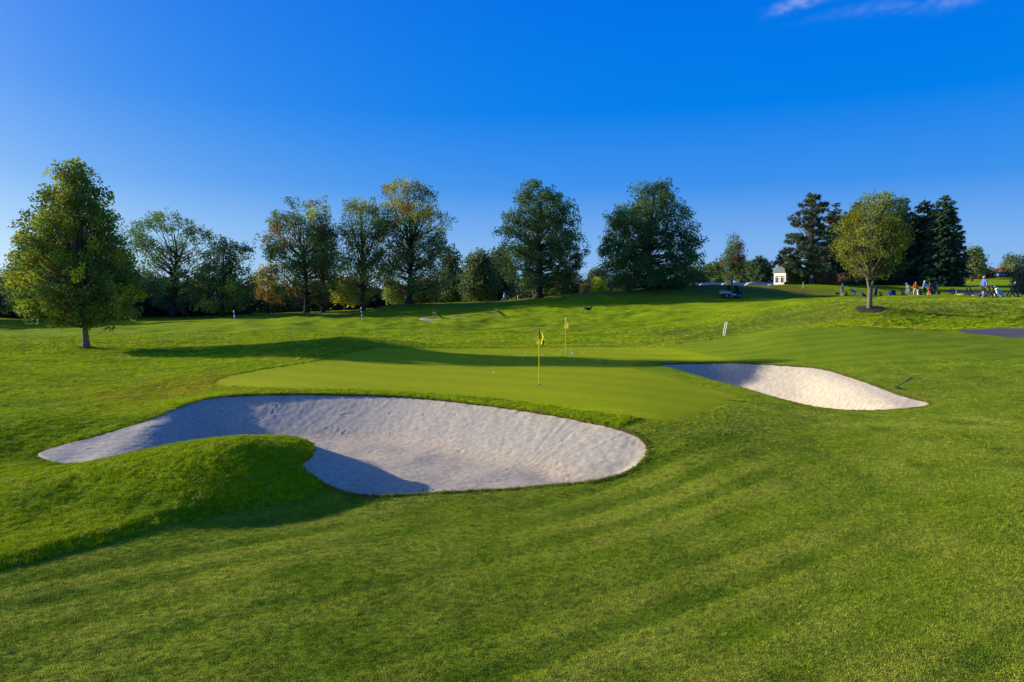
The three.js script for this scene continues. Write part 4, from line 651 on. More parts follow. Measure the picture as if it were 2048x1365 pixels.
function club(label, o, J, grip, head) { // a golf club held by a person: shaft, grip, head
  const t = thing('golf_club', label, 'golf club', o.position.toArray(), o.rotation.y); const a = vec(...grip), b = vec(...head), m = a.clone().lerp(b, 0.27);
  obj('shaft', tube([m, b], [0.009, 0.007], 6), mat([0.6, 0.6, 0.62], 0.25, { metalness: 0.9 }), t); obj('grip', tube([a, m], [0.014, 0.011], 6), mat([0.02, 0.02, 0.02], 0.9), t);
  obj('head', rbox(0.11, 0.045, 0.06, 0.014, b.x, b.y, b.z + 0.03), mat([0.1, 0.1, 0.11], 0.3, { metalness: 0.6 }), t);
}
const DOWN = Math.PI; // backs are turned to the camera where the tee faces away
person({ x: 1685, d: 104, label: 'person in pale blue shirt and blue shorts, leftmost on the driving range', shirt: [0.36, 0.5, 0.66], legs: [0.1, 0.28, 0.62], cap: [0.15, 0.22, 0.3], turn: DOWN + 0.3, pose: { hands: [[0.2, 0.85, 0.12], [-0.22, 0.86, 0.1]], feet: [[0.14, 0.03], [-0.14, 0]] } });
const p2 = person({ x: 1709, d: 100, label: 'person in bright blue shirt and khaki trousers bending far over', shirt: [0.03, 0.13, 0.6], legs: [0.62, 0.5, 0.36], legLen: 2, turn: -1.9, shoes: [0.8, 0.8, 0.8], pose: { hinge: 1.05, crouch: 0.06, hands: [[0.14, 0.62, 0.5], [-0.14, 0.55, 0.48]], feet: [[0.14, 0.0], [-0.16, -0.06]] } });
const p3 = person({ x: 1752, d: 93, label: 'person in navy shirt and shorts with arms raised at the end of a golf swing', shirt: [0.01, 0.018, 0.07], legs: [0.01, 0.014, 0.04], turn: -1.2, hair: [0.03, 0.025, 0.02], pose: { twist: 0.5, hands: [[0.1, 1.55, 0.34], [0.0, 1.6, 0.3]], elbow: [0.2, -0.7, 0.4], feet: [[0.16, 0.05], [-0.16, -0.16, 0.04]], lean: 0.02 } });
club('golf club over the shoulder of the navy-clad swinging person', p3, null, [0.04, 1.58, 0.33], [-0.12, 1.15, -0.52]);
const p4 = person({ x: 1817, d: 88, label: 'person in grey shirt and long grey trousers leaning over a golf ball', shirt: [0.3, 0.34, 0.44], legs: [0.3, 0.33, 0.38], legLen: 2, sleeve: 0.8, cap: [0.7, 0.7, 0.7], turn: -1.35, size: 1.03, pose: { hinge: 0.5, crouch: 0.03, hands: [[0.04, 0.82, 0.36], [-0.02, 0.76, 0.38]], elbow: [0.4, -0.3, -0.3], feet: [[0.2, 0.0], [-0.2, 0]] } });
club('golf club held down by the person in grey', p4, null, [0.02, 0.82, 0.36], [0.08, 0.04, 0.85]);
person({ x: 1831, d: 86, label: 'heavy-set person in bright orange jacket and beige shorts seen from behind', shirt: [0.95, 0.075, 0.005], sleeve: 1.5, legs: [0.6, 0.5, 0.36], build: 1.22, hair: [0.2, 0.16, 0.12], turn: DOWN, pose: { hands: [[0.27, 0.86, 0.08], [-0.27, 0.86, 0.08]], feet: [[0.17, 0.02], [-0.17, 0]] } });
person({ x: 1849, d: 81, label: 'person in white sleeves, blue vest and long black trousers with white cap', shirt: [0.2, 0.36, 0.75], sleeve: 1.5, legs: [0.008, 0.008, 0.014], legLen: 2, cap: [0.75, 0.72, 0.66], longHair: 0.01, turn: DOWN + 0.4, pose: { hands: [[0.2, 0.98, 0.18], [-0.2, 1.0, 0.2]], feet: [[0.15, 0.04], [-0.13, -0.05]] } });
person({ x: 1859, d: 84, label: 'person in dark clothes standing just behind the one in the blue vest', shirt: [0.05, 0.035, 0.035], legs: [0.02, 0.018, 0.02], sleeve: 0.6, cap: [0.05, 0.05, 0.06], turn: DOWN - 0.5, pose: { hands: [[0.2, 0.9, 0.2], [-0.22, 0.86, 0.12]] } });
person({ x: 1968, d: 61, label: 'tall person in blue polo and navy shorts standing at the far right', shirt: [0.05, 0.19, 0.7], legs: [0.006, 0.01, 0.035], cap: [0.6, 0.66, 0.75], shoes: [0.85, 0.85, 0.85], turn: -1.35, pose: { lookDown: 0.2, hands: [[0.26, 0.84, 0.1], [-0.27, 0.86, 0.14]], feet: [[0.12, 0.2], [-0.12, -0.12, 0.02]] } });

// ---------------------------------------------------------------- things on the course
const onGround = (x, d, lift = 0) => { const p = at(x, 600, d); return vec(p.x, groundH(p.x, -d) + lift, -d); };
const hitG = (x, y, lift = 0) => { const p = hit(x, y); p.y = groundH(p.x, p.z) + lift; return p; };
const M = { white: mat([0.75, 0.75, 0.75], 0.5), black: mat([0.012, 0.012, 0.016], 0.55), navy: mat([0.01, 0.018, 0.06], 0.7), yellow: mat([0.85, 0.62, 0.01], 0.5), steel: mat([0.5, 0.5, 0.52], 0.3, { metalness: 0.9 }), rubber: mat([0.015, 0.015, 0.015], 0.9), blue: mat([0.03, 0.14, 0.55], 0.5), pale: mat([0.55, 0.65, 0.8], 0.6), lime: mat([0.6, 0.75, 0.02], 0.5), glass: mat([0.01, 0.014, 0.02], 0.08), red: mat([0.6, 0.03, 0.03], 0.5), wood: mat([0.2, 0.13, 0.07], 0.8), teal: mat([0.02, 0.075, 0.065], 0.5) };

// flagsticks with limp flags
const flagCanvas = (() => { const c = canvas(128), g = c.getContext('2d'); g.fillStyle = '#fff000'; g.fillRect(0, 0, 128, 128); g.strokeStyle = '#6a3a08'; g.lineWidth = 9; g.beginPath(); g.arc(70, 58, 17, 0.4, 5.6); g.stroke(); g.beginPath(); g.moveTo(60, 78); g.lineTo(72, 50); g.lineTo(86, 80); g.stroke(); g.fillStyle = '#12184a'; g.fillRect(104, 88, 24, 40); return c; })();
const flagTex = new THREE.CanvasTexture(flagCanvas); flagTex.colorSpace = THREE.SRGBColorSpace;
function flagCloth(top, length, w0, w1, lean, seed) {
  const pos = [], uv = [], idx = [], A = 14, B = 14;
  for (let j = 0; j <= B; j++) for (let i = 0; i <= A; i++) {
    const u = i / A, v = j / B, w = lerp(w0, w1, Math.pow(v, 0.8)), y = top - length * v - 0.12 * u * v * v * length - (u < 0.2 ? 0.1 * v * (0.2 - u) : 0);
    pos.push(w * (u - lean * v), y, 0.05 * Math.sin(u * 7 + seed + v * 1.5) * (0.35 + v) * (0.4 + u)); uv.push(u, 1 - v);
    if (i < A && j < B) { const k = j * (A + 1) + i; idx.push(k, k + A + 1, k + 1, k + 1, k + A + 1, k + A + 2); }
  }
  const g = new THREE.BufferGeometry(); g.setAttribute('position', new THREE.Float32BufferAttribute(pos, 3)); g.setAttribute('uv', new THREE.Float32BufferAttribute(uv, 2)); g.setIndex(idx); g.computeVertexNormals(); return g;
}
function flagstick(x, y, label, tipMat, logo, h, turn) {
  const t = thing('flagstick', label, 'golf flag', hitG(x, y), turn, 'flagsticks on the putting green');
  obj('pole', tube([[0, -0.05, 0], [0, h - 0.38, 0]], 0.014, 8), M.yellow, t); obj('pole_tip', tube([[0, h - 0.5, 0], [0, h - 0.12, 0], [0, h, 0]], [0.016, 0.03, 0.006], 8), tipMat, t);
  obj('flag', flagCloth(h - (logo ? 0.08 : 0.14), 0.46, 0.07, logo ? 0.34 : 0.27, 0.45, x), new THREE.MeshPhysicalMaterial({ color: logo ? 0xffffff : 0xfff000, map: logo ? flagTex : null, roughness: 0.8, transmission: 0.55, thickness: 0, side: THREE.DoubleSide }), t);
  obj('cup', new THREE.CylinderGeometry(0.075, 0.075, 0.012, 20).translate(0, 0.006, 0), M.black, t);
}
flagstick(1078, 770, 'front yellow flagstick with green tip and dark logo on its limp flag', mat([0.005, 0.09, 0.06], 0.6), true, 2.08, 0.1);
flagstick(1131, 708.5, 'rear yellow flagstick with white tip among the scattered balls', M.white, false, 2.08, -0.2);

// balls
const ballGeo = new THREE.SphereGeometry(0.03, 12, 8), whiteBall = mat([0.72, 0.74, 0.8], 0.4), yellowBall = mat([0.72, 0.9, 0.03], 0.4);
const ball = (x, y, m, label, group, lift = 0.028) => tag(obj('golf_ball', ballGeo, m), label, 'golf ball', group).position.copy(hitG(x, y, lift));
for (const [x, y] of [[1123.6, 702.6], [1141.9, 699.8], [1143.8, 707.4], [1145.8, 708], [1148.6, 708], [1131.4, 709.8], [1116, 715.8], [1142, 714.9], [1085, 712], [1189.8, 721.5]]) ball(x, y, whiteBall, 'white golf ball among those scattered round the rear flagstick', 'white balls round the rear flag');
for (const [x, y] of [[1120.4, 709.9], [1124.2, 721.2], [1165, 707.7], [1195.2, 703], [1194.5, 721.5], [1197.3, 721.5], [1201.4, 722.8], [1218.7, 723.4], [1235.4, 722.3]]) ball(x, y, yellowBall, 'yellow-green golf ball on the green near or right of the rear flagstick', 'yellow balls on the green');
for (const [x, y] of [[1050.8, 712.4], [1044.6, 718.8]]) ball(x, y, whiteBall, 'bluish white ball in the tree shadow left of the front flagstick', 'white balls in the tree shadow');
ball(988, 747.5, whiteBall, 'white golf ball lying alone on the sunny part of the green');
ball(1189.4, 695, whiteBall, 'white golf ball at the very back edge of the green');
{ const p = hit(1586, 787.5); const b = tag(obj('golf_ball', ballGeo, yellowBall), 'yellow golf ball in the sand of the right bunker', 'golf ball'); const q = at(1586, 787.5, 25.2); b.position.set(q.x, sandRight(q.x, q.z) + 0.028, q.z); }

// rakes
function rake(label, pos, turn, tilt, headUp) {
  const t = thing('bunker_rake', label, 'rake', pos, turn);
  const dir = vec(Math.cos(tilt), Math.sin(tilt), 0), L = headUp ? 0.8 : 0.62, e = dir.clone().multiplyScalar(L);
  obj('handle', tube([[0, 0, 0], dir.clone().multiplyScalar(L - 0.22).toArray()], 0.02, 8), headUp ? M.black : M.teal, t); obj('grip', tube([dir.clone().multiplyScalar(L - 0.22).toArray(), e.toArray()], 0.024, 8), M.black, t);
  obj('head', [rbox(0.05, 0.035, 0.5, 0.012)], M.black, t);
  for (let k = 0; k < 8; k++) obj('tine', tube([[0, 0, -0.225 + k * 0.0643], [0.01, headUp ? 0.09 : -0.09, -0.225 + k * 0.0643]], [0.009, 0.005], 5), M.black, t);
}
{ const p = at(846, 989, 15.75); rake('black rake lying at the front edge of the big bunker', [p.x - 0.05, sandBig(p.x, p.z - 0.1) + 0.03, p.z - 0.06], -0.05, 0.0, true); }
{ const q = at(1791, 781, 24.6); rake('teal-handled rake leaning out of the right bunker over its back rim', [q.x, baseH(q.x, q.z) + 0.02, q.z + 0.05], -0.3, 0.62, false); }

// leaning white sticks, striped posts
for (const [x, y, l] of [[1446.5, 671, 'left one of the two white sticks leaning side by side'], [1450, 671.5, 'right one of the two white sticks leaning side by side']]) { const t = thing('white_stick', l, 'stick', hitG(x, y), 0, 'pair of white sticks'); t.rotation.z = -0.16; obj('shaft', tube([[0, -0.05, 0], [0, 0.92, 0]], 0.032, 8), M.white, t); obj('end_cap', new THREE.SphereGeometry(0.033, 10, 6).translate(0, 0.92, 0), M.white, t); }
function stripedPost(x, y, d, h, label, a, b, lean, n) {
  const p = onGround(x, d), t = thing('striped_post', label, 'post', p); t.rotation.z = lean;
  for (let k = 0; k < n; k++) obj('band', new THREE.CylinderGeometry(0.055, 0.055, h / n, 12).translate(0, h * (k + 0.5) / n, 0), k % 2 ? a : b, t);
}
stripedPost(724, 632, 74, 1.35, 'black-and-white striped post on the sunny rise', M.black, M.white, 0.1, 7);
stripedPost(469, 640, 80, 1.35, 'blue-and-white striped post at the left foot of the berm', M.blue, M.white, 0.12, 5);

// chipping target frames
function targetFrame(x, d, label, round) {
  const t = thing('chipping_target', label, 'golf target', onGround(x, d), round ? 0.15 : 0.5, 'chipping targets on the far slope'); t.scale.setScalar(1.12);
  if (round) { const r = []; for (let k = 0; k <= 20; k++) { const a = k / 20 * 6.283; r.push([0.42 * Math.cos(a) + 0.05, 0.5 + 0.24 * Math.sin(a) - 0.1 * Math.cos(a), 0.2 * Math.sin(a)]); } obj('hoop', tube(r, 0.04, 6), M.black, t); obj('pad', rbox(0.16, 0.12, 0.1, 0.03, 0.22, 0.66, 0.1), M.yellow, t); obj('leg', tube([[-0.36, 0.55, 0], [-0.45, 0, 0.1]], 0.018, 5), M.black, t); obj('leg', tube([[0.1, 0.27, -0.1], [0.16, 0, 0]], 0.022, 5), M.black, t); obj('net', new THREE.SphereGeometry(0.34, 12, 6, 0, 6.283, 1.57, 1.1).scale(1, 0.8, 0.6).translate(0.08, 0.52, 0), mat([0.02, 0.04, 0.03], 0.9, { side: THREE.DoubleSide }), t); return; }
  const a = vec(-0.5, 0.72, 0), b = vec(0.5, 0.08, 0);
  for (const z of [-0.3, 0.3]) obj('rail', tube([a.clone().setZ(z), b.clone().setZ(z)], 0.035, 6), M.black, t);
  for (const q of [0.02, 0.98]) obj('crossbar', tube([a.clone().lerp(b, q).setZ(-0.3), a.clone().lerp(b, q).setZ(0.3)], 0.032, 6), M.black, t);
  obj('net', box(1.12, 0.012, 0.54).rotateZ(-0.57).translate(0, 0.36, 0), mat([0.03, 0.06, 0.045], 0.9), t);
  for (const z of [-0.28, 0.28]) obj('leg', tube([[-0.46, 0.7, z], [-0.56, 0, z]], 0.022, 5), M.black, t);
  obj('pad', rbox(0.18, 0.1, 0.2, 0.03, -0.36, 0.7, 0), M.yellow, t);
}
targetFrame(877, 78, 'small black target frame by the far sand patch', false);
targetFrame(1001, 79, 'middle black target frame with yellow pad, behind the front flag', false);
targetFrame(1175, 79, 'round black target hoop with yellow pads, rightmost on the slope', true);

// golf bags on stands, bag racks, ball trays
function golfBag(x, d, label, body, trim, turn, lean = 0.6) {
  const t = thing('golf_bag', label, 'golf bag', onGround(x, d), turn), dir = (h, o = 0) => vec(-Math.sin(lean) * h + Math.cos(lean) * o, 0.1 + Math.cos(lean) * h + Math.sin(lean) * o, 0);
  obj('body', tube([dir(0), dir(0.25), dir(0.6), dir(0.85)], [0.13, 0.14, 0.12, 0.14], 12), body, t); obj('base', tube([dir(-0.05), dir(0.02)], [0.125, 0.14], 12), M.black, t); obj('collar', tube([dir(0.83), dir(0.9)], [0.15, 0.145], 12), trim, t);
  obj('pocket', rbox(0.14, 0.42, 0.2, 0.05).rotateZ(lean).translate(...dir(0.36, 0.15).toArray()), body, t); obj('towel', rbox(0.04, 0.36, 0.16, 0.015).translate(...dir(0.62, -0.2).toArray()), trim, t);
  for (const z of [-0.26, 0.26]) obj('leg', tube([dir(0.7).setZ(z * 0.3), vec(-0.62, 0, z)], 0.013, 5), M.steel, t);
  for (let k = 0; k < 6; k++) { const z = (k - 2.5) * 0.038, q = dir(1.12 + 0.05 * (k % 3), (k % 2) * 0.05).setZ(z * 1.3), c = obj('club', tube([dir(0.8).setZ(z), q], 0.008, 5), M.steel, t); obj('club_head', k < 3 ? new THREE.SphereGeometry(0.055, 10, 6).scale(1.2, 0.75, 0.9).translate(q.x - 0.03, q.y + 0.02, q.z) : rbox(0.1, 0.06, 0.03, 0.01, q.x - 0.03, q.y + 0.02, q.z), k < 3 ? (k ? M.black : M.white) : M.steel, c); }
}
golfBag(1731, 97, 'dark golf bag with blue trim left of the swinging person', M.navy, M.pale, 0);
golfBag(1786, 91, 'blue and white golf bag leaning right of the swinging person', M.blue, M.white, 0, 0.75);
golfBag(1845, 84, 'navy and grey golf bag beside the person in orange', M.navy, M.white, 0, 0.75);
golfBag(1867, 80, 'black golf bag with red trim right of the person in the blue vest', M.black, M.red, 0, 0.7);
golfBag(2005, 62.5, 'pale blue golf bag with white towel, rightmost on the range', mat([0.2, 0.4, 0.75], 0.6), M.white, 0, 0.7);
golfBag(1012, 108, 'blue golf bag standing behind the berm crest left of the lone oak', M.blue, M.pale, 0.4, 0.3);
const rackProto = (() => {
  const t = thing('bag_rack', 'black slanted bag rack standing alone left of the two racks', 'bag rack', [0, 0, 0], 0, 'bag racks on the driving range');
  for (const z of [-0.2, 0.2]) { obj('rail', rbox(0.11, 1.12, 0.06, 0.02).rotateZ(0.52).translate(0.1, 0.49, z), M.black, t); obj('leg', rbox(0.1, 0.68, 0.055, 0.02).rotateZ(-0.62).translate(-0.2, 0.28, z * 0.8), M.black, t); }
  obj('cradle', rbox(0.12, 0.05, 0.5, 0.02, -0.15, 0.93, 0), M.navy, t); obj('crossbar', rbox(0.06, 0.06, 0.36, 0.02, 0.03, 0.5, 0), M.black, t); obj('foot', rbox(0.3, 0.04, 0.44, 0.015, 0.42, 0.02, 0), M.black, t); return t;
})();
[[1905, 75, 1, 'black bag rack left of the middle of the tee, beside the yellow balls'], [1938, 69, 1, 'black bag rack between the yellow ball strip and the tall person'], [1983, 61.5, 1.05, 'black bag rack directly right of the tall person'], [2025, 60.5, 1.1, 'black bag rack with white bar, rightmost on the range'], [1762, 94, 0.95, 'black bag rack right behind the swinging person'], [1693, 102, 0.9, 'black bag rack right of the leftmost person'], [1806, 89, 0.9, 'black bag rack left of the person in grey']].forEach(([x, d, s, l], i) => { let r = rackProto; if (i) { r = rackProto.clone(); r.name = numbered('bag_rack'); scene.add(r); r.userData = { ...rackProto.userData }; } r.userData.label = l; r.position.copy(onGround(x, d)); r.scale.setScalar(s); r.rotation.y = 0.2 - i * 0.04; });
obj('white_bar', rbox(0.07, 0.32, 0.06, 0.02).rotateZ(-0.5).translate(0.02, 1.02, 0.14), M.white, scene.getObjectByName('bag_rack_003'));
const trayProto = (() => { const t = thing('ball_tray', '', 'ball tray', [0, 0, 0], 0, 'ball trays on the driving range'); obj('tray', rbox(0.6, 0.2, 0.42, 0.06, 0, 0.12, 0), M.black, t); obj('rim', [rbox(0.66, 0.04, 0.05, 0.015, 0, 0.23, 0.2), rbox(0.66, 0.04, 0.05, 0.015, 0, 0.23, -0.2), rbox(0.05, 0.04, 0.36, 0.015, 0.31, 0.23, 0), rbox(0.05, 0.04, 0.36, 0.015, -0.31, 0.23, 0)], M.navy, t); return t; })();
[[1674, 105, 'black ball tray left of the leftmost person'], [1700, 101, 'black ball tray left of the bending person'], [1797, 90, 'black ball tray between the blue bag and the person in grey'], [1811, 88.5, 'black ball tray at the feet of the person in grey'], [1887, 77, 'black ball tray next to the long yellow ball strip'], [1963, 62, 'dark ball tray just left of the tall person']].forEach(([x, d, l], i) => { let r = trayProto; if (i) { r = trayProto.clone(); r.name = numbered('ball_tray'); scene.add(r); r.userData = { ...trayProto.userData }; } r.userData.label = l; r.position.copy(onGround(x, d)); });
{ const R = mulberry(5), g = new THREE.SphereGeometry(0.026, 8, 6); for (const [x0, x1, d, n, l] of [[1873, 1891, 76, 130, 'long strip of yellow range balls beside the ball tray'], [1912, 1926, 72, 130, 'strip of yellow range balls between two bag racks'], [1945, 1954, 66, 40, 'few yellow range balls left of the tall person'], [1789, 1794, 90, 30, 'yellow range balls right of the blue and white bag'], [1701, 1704, 100, 20, 'small pile of yellow range balls at the bending person']]) { const L = []; for (let i = 0; i < n; i++) { const p = onGround(lerp(x0, x1, R()), d + (R() - 0.5) * 0.7, 0.02 + (R() < 0.4 ? 0.045 : 0)); L.push([new THREE.Matrix4().setPosition(p)]); } const m = instanced('range_balls', g, yellowBall, L); m.userData.kind = 'stuff'; m.userData.label = l; } }

// utility cart
{
  const t = thing('utility_cart', 'small utility cart with pale cargo bed and dark cab parked below the berm', 'utility cart', onGround(1462, 95, 0.02), 0.06), bl = M.black, bed = mat([0.3, 0.38, 0.5], 0.5);
  obj('chassis', rbox(2.5, 0.2, 1.1, 0.06, 0.02, 0.46, 0), bl, t); obj('cargo_bed', [rbox(1.15, 0.06, 1.3, 0.02, -0.8, 0.62, 0), rbox(1.15, 0.34, 0.05, 0.02, -0.8, 0.8, 0.63), rbox(1.15, 0.34, 0.05, 0.02, -0.8, 0.8, -0.63), rbox(0.05, 0.34, 1.3, 0.02, -1.36, 0.8, 0), rbox(0.05, 0.34, 1.3, 0.02, -0.24, 0.8, 0)], bed, t);
  obj('door_sill', rbox(0.75, 0.3, 1.24, 0.05, 0.16, 0.5, 0), bed, t); obj('hood', new RoundedBoxGeometry(0.75, 0.5, 1.2, 3, 0.12).translate(0.95, 0.72, 0), M.navy, t);
  obj('roof', rbox(1.15, 0.08, 1.25, 0.035, 0.16, 1.72, 0), mat([0.12, 0.14, 0.18], 0.5), t);
  for (const z of [-0.57, 0.57]) { obj('pillar', tube([[-0.3, 0.6, z], [-0.34, 1.7, z]], 0.03, 6), bl, t); obj('pillar', tube([[0.98, 0.9, z], [0.62, 1.7, z]], 0.03, 6), bl, t); obj('headlight', new THREE.SphereGeometry(0.08, 10, 6).scale(0.6, 1, 1).translate(1.3, 0.76, z * 0.75), M.white, t); }
  obj('windscreen', box(0.012, 0.86, 1.1).rotateZ(0.42).translate(0.8, 1.31, 0), mat([0.02, 0.03, 0.04], 0.1), t); obj('rear_panel', box(0.02, 0.9, 1.08, -0.31, 1.2, 0), mat([0.015, 0.017, 0.02], 0.4), t);
  obj('seat', [rbox(0.5, 0.16, 1.1, 0.05, 0, 0.76, 0), rbox(0.14, 0.5, 1.1, 0.05, -0.24, 1.06, 0)], bl, t); obj('steering_wheel', new THREE.TorusGeometry(0.17, 0.02, 6, 18).rotateY(1.57).rotateZ(0.5).translate(0.45, 1.08, 0.3), bl, t);
  for (const [x, z] of [[-0.82, 0.58], [-0.82, -0.58], [0.95, 0.58], [0.95, -0.58]]) { const w = obj('wheel', new THREE.TorusGeometry(0.22, 0.1, 8, 20).translate(x, 0.32, z), M.rubber, t); obj('rim', new THREE.CylinderGeometry(0.15, 0.15, 0.12, 14).rotateX(1.5708).translate(x, 0.32, z), mat([0.35, 0.38, 0.42], 0.4), w); }
}
// white pavilion with hipped roof
{
  const p = onGround(1578, 126), gy = at(1562, 574, 126).y, t = thing('pavilion', 'small white building with green-grey pointed roof and two dark windows', 'building', [p.x, gy - 0.3, p.z], 0.175), cream = mat([0.5, 0.46, 0.42], 0.8), trim = mat([0.74, 0.74, 0.74], 0.6), W = 3.7, H = 2.75;
  obj('wall', box(W, H, W, 0, H / 2, -0.0), cream, t); obj('plinth', box(W + 0.5, 0.4, W + 0.5, 0, 0.2, 0), trim, t);
  for (let k = 0; k < 9; k++) for (const [rx, z] of [[0, W / 2], [1, W / 2]]) { const b = box(W, 0.05, 0.03, 0, 0.55 + k * 0.24, z + 0.012); if (rx) b.rotateY(-Math.PI / 2); obj('siding_board', b, cream, t); }
  for (const s of [-1, 1]) for (const q of [-1, 1]) obj('corner_board', box(0.16, H, 0.16, s * (W / 2 - 0.03), H / 2, q * (W / 2 - 0.03)), trim, t);
  obj('cornice', box(W + 0.2, 0.22, W + 0.2, 0, H - 0.05, 0), trim, t);
  obj('roof', new THREE.ConeGeometry((W / 2 + 0.35) * Math.SQRT2, 3.7, 4, 1).rotateY(Math.PI / 4).translate(0, H + 1.9, 0), mat([0.1, 0.12, 0.1], 0.9, { flatShading: true }), t);
  for (const x of [-0.85, 0.85]) { // on the wall that faces left
    const g = (w, h, z, yy = 1.62, xx = x) => box(w, h, 0.05, xx, yy, W / 2 + z).rotateY(-Math.PI / 2), w = obj('window', [box(1.25, 0.1, 0.07, x, 2.28, W / 2 + 0.05), box(1.25, 0.1, 0.07, x, 0.96, W / 2 + 0.05), box(0.1, 1.22, 0.07, x - 0.58, 1.62, W / 2 + 0.05), box(0.1, 1.22, 0.07, x + 0.58, 1.62, W / 2 + 0.05)].map((q) => q.rotateY(-Math.PI / 2)), trim, t);
    obj('pane', g(1.06, 1.22, 0.01), M.glass, w); obj('muntin', [g(0.04, 1.22, 0.035), g(1.06, 0.04, 0.038, 1.95)], trim, w);
  }
}
// low building with blue roof and little white gables behind the berm
{
  const p = at(1500, 570, 135), t = thing('low_building', 'long low building with blue-grey roof and white gables just above the berm', 'building', [p.x, at(1500, 572, 135).y - 2.4, p.z]), s = 135 / F, roofM = mat([0.06, 0.1, 0.17], 0.5), x0 = (1392 - 1500) * s, x1 = (1640 - 1500) * s, w = x1 - x0;
  obj('wall', box(w, 2.2, 5, (x0 + x1) / 2, 1.1, -3), M.white, t);
  obj('roof', new THREE.ExtrudeGeometry(new THREE.Shape([[-3.2, 0], [3.2, 0], [0, 0.85]].map((q) => new THREE.Vector2(...q))), { depth: w, bevelEnabled: false }).rotateY(Math.PI / 2).translate(x0, 2.2, -3), roofM, t);
  for (const [gx, gw, gh] of [[1404, 16, 5], [1453, 26, 7], [1503, 32, 8], [1541, 14, 4]]) { const X = (gx - 1500) * s, a = gw * s / 2, b = gh * s, g = obj('gable', new THREE.ExtrudeGeometry(new THREE.Shape([[-a, 0], [a, 0], [0, b]].map((q) => new THREE.Vector2(...q))), { depth: 2.6, bevelEnabled: false }).translate(X, 2.25, -2.3), mat([0.5, 0.45, 0.42], 0.8), t); obj('rake_trim', [tube([[X - a * 1.15, 2.2, 0.36], [X, 2.25 + b * 1.12, 0.36]], 0.09, 5), tube([[X + a * 1.15, 2.2, 0.36], [X, 2.25 + b * 1.12, 0.36]], 0.09, 5)], M.pale, g); }
}
// posts, signs, bin
const post = (x, y, d, h, r, m, label) => { const p = onGround(x, d), t = thing('marker_post', label, 'post', [p.x, p.y, p.z]); obj('shaft', new THREE.CylinderGeometry(r, r, h, 8).translate(0, h / 2, 0), m, t); obj('cap', new THREE.SphereGeometry(r * 1.05, 8, 6).translate(0, h, 0), m, t); };
post(1606, 568, 110, 0.85, 0.06, mat([0.35, 0.5, 0.42], 0.6), 'pale green post on the berm left of the tall pine');
post(1912.5, 572, 98, 0.8, 0.04, M.white, 'thin white post beside the far cart path');
post(1035.5, 598, 108, 0.6, 0.05, M.white, 'short white post left of the lone dark oak trunk');
post(1414.5, 572, 108, 0.45, 0.05, M.white, 'small white post on the berm crest right of the broadest oak');
{ const p = onGround(1869, 84), t = thing('notice_stand', 'dark notice stand with pale blue label behind the range bags', 'sign', p); obj('pole', rbox(0.16, 1.1, 0.14, 0.03, 0, 0.5, 0), M.navy, t); obj('board', rbox(0.72, 0.62, 0.14, 0.03, 0.05, 1.2, 0), M.navy, t); const l = obj('label_panel', box(0.16, 0.34, 0.02, 0.25, 1.25, 0.085), mat([0.2, 0.45, 0.8], 0.4), t); obj('mark', [box(0.1, 0.05, 0.012, 0.25, 1.32, 0.098), box(0.1, 0.05, 0.012, 0.25, 1.2, 0.098)], M.white, l); }
{ const p = onGround(1876, 83), t = thing('litter_bin', 'dark litter bin right of the notice stand', 'bin', p); obj('drum', new THREE.CylinderGeometry(0.26, 0.23, 0.62, 18).translate(0, 0.33, 0), mat([0.012, 0.012, 0.03], 0.6), t); obj('rim', new THREE.TorusGeometry(0.26, 0.025, 6, 20).rotateX(1.57).translate(0, 0.64, 0), M.black, t); }
{ const p = onGround(1787.5, 100), t = thing('tee_board', 'dark slanted board standing behind the blue and white bag', 'sign', p); obj('panel', rbox(0.62, 0.8, 0.06, 0.02, 0, 0.5, 0).rotateX(-0.15), M.navy, t); obj('stand', tube([[0, 0.7, -0.1], [0, 0, -0.4]], 0.03, 5), M.black, t); }
{ const r = scene.getObjectByName('pine_tree'); const t = thing('round_sign', 'small pale blue round sign on the trunk of the tall pine', 'sign', [at(1625.5, 553, 117).x, at(1625, 553, 117).y, -117.35]); obj('disc', new THREE.CylinderGeometry(0.24, 0.24, 0.04, 18).rotateX(1.5708), mat([0.3, 0.5, 0.7], 0.5), t); obj('rim', new THREE.TorusGeometry(0.24, 0.025, 6, 20), M.white, t); }
// cars beyond the sunny hill
function car(x, d, c, label, turn) {
  const p = onGround(x, d), t = thing('parked_car', label, 'car', p, turn, 'cars behind the sunny hill'), m = mat(c, 0.3, { metalness: 0.2 });
  obj('body', new RoundedBoxGeometry(4.3, 0.75, 1.75, 3, 0.22).translate(0, 0.68, 0), m, t); obj('cabin', new RoundedBoxGeometry(2.4, 0.62, 1.5, 3, 0.25).translate(-0.15, 1.28, 0), M.glass, t); obj('roof', new RoundedBoxGeometry(1.9, 0.1, 1.45, 2, 0.04).translate(-0.2, 1.58, 0), m, t);
  for (const [wx, z] of [[1.35, 0.8], [1.35, -0.8], [-1.35, 0.8], [-1.35, -0.8]]) obj('wheel', new THREE.CylinderGeometry(0.33, 0.33, 0.22, 18).rotateX(1.57).translate(wx, 0.33, z), M.rubber, t);
}
car(2003, 204, [0.03, 0.16, 0.5], 'bright blue car on the hill crest, left of the other cars', 0.2);
car(2016, 206, [0.008, 0.012, 0.035], 'dark car on the hill crest between two blue ones', 0.1);
car(2028, 206, [0.04, 0.2, 0.6], 'bright blue car on the hill crest next to the right-edge bush', 0.15);

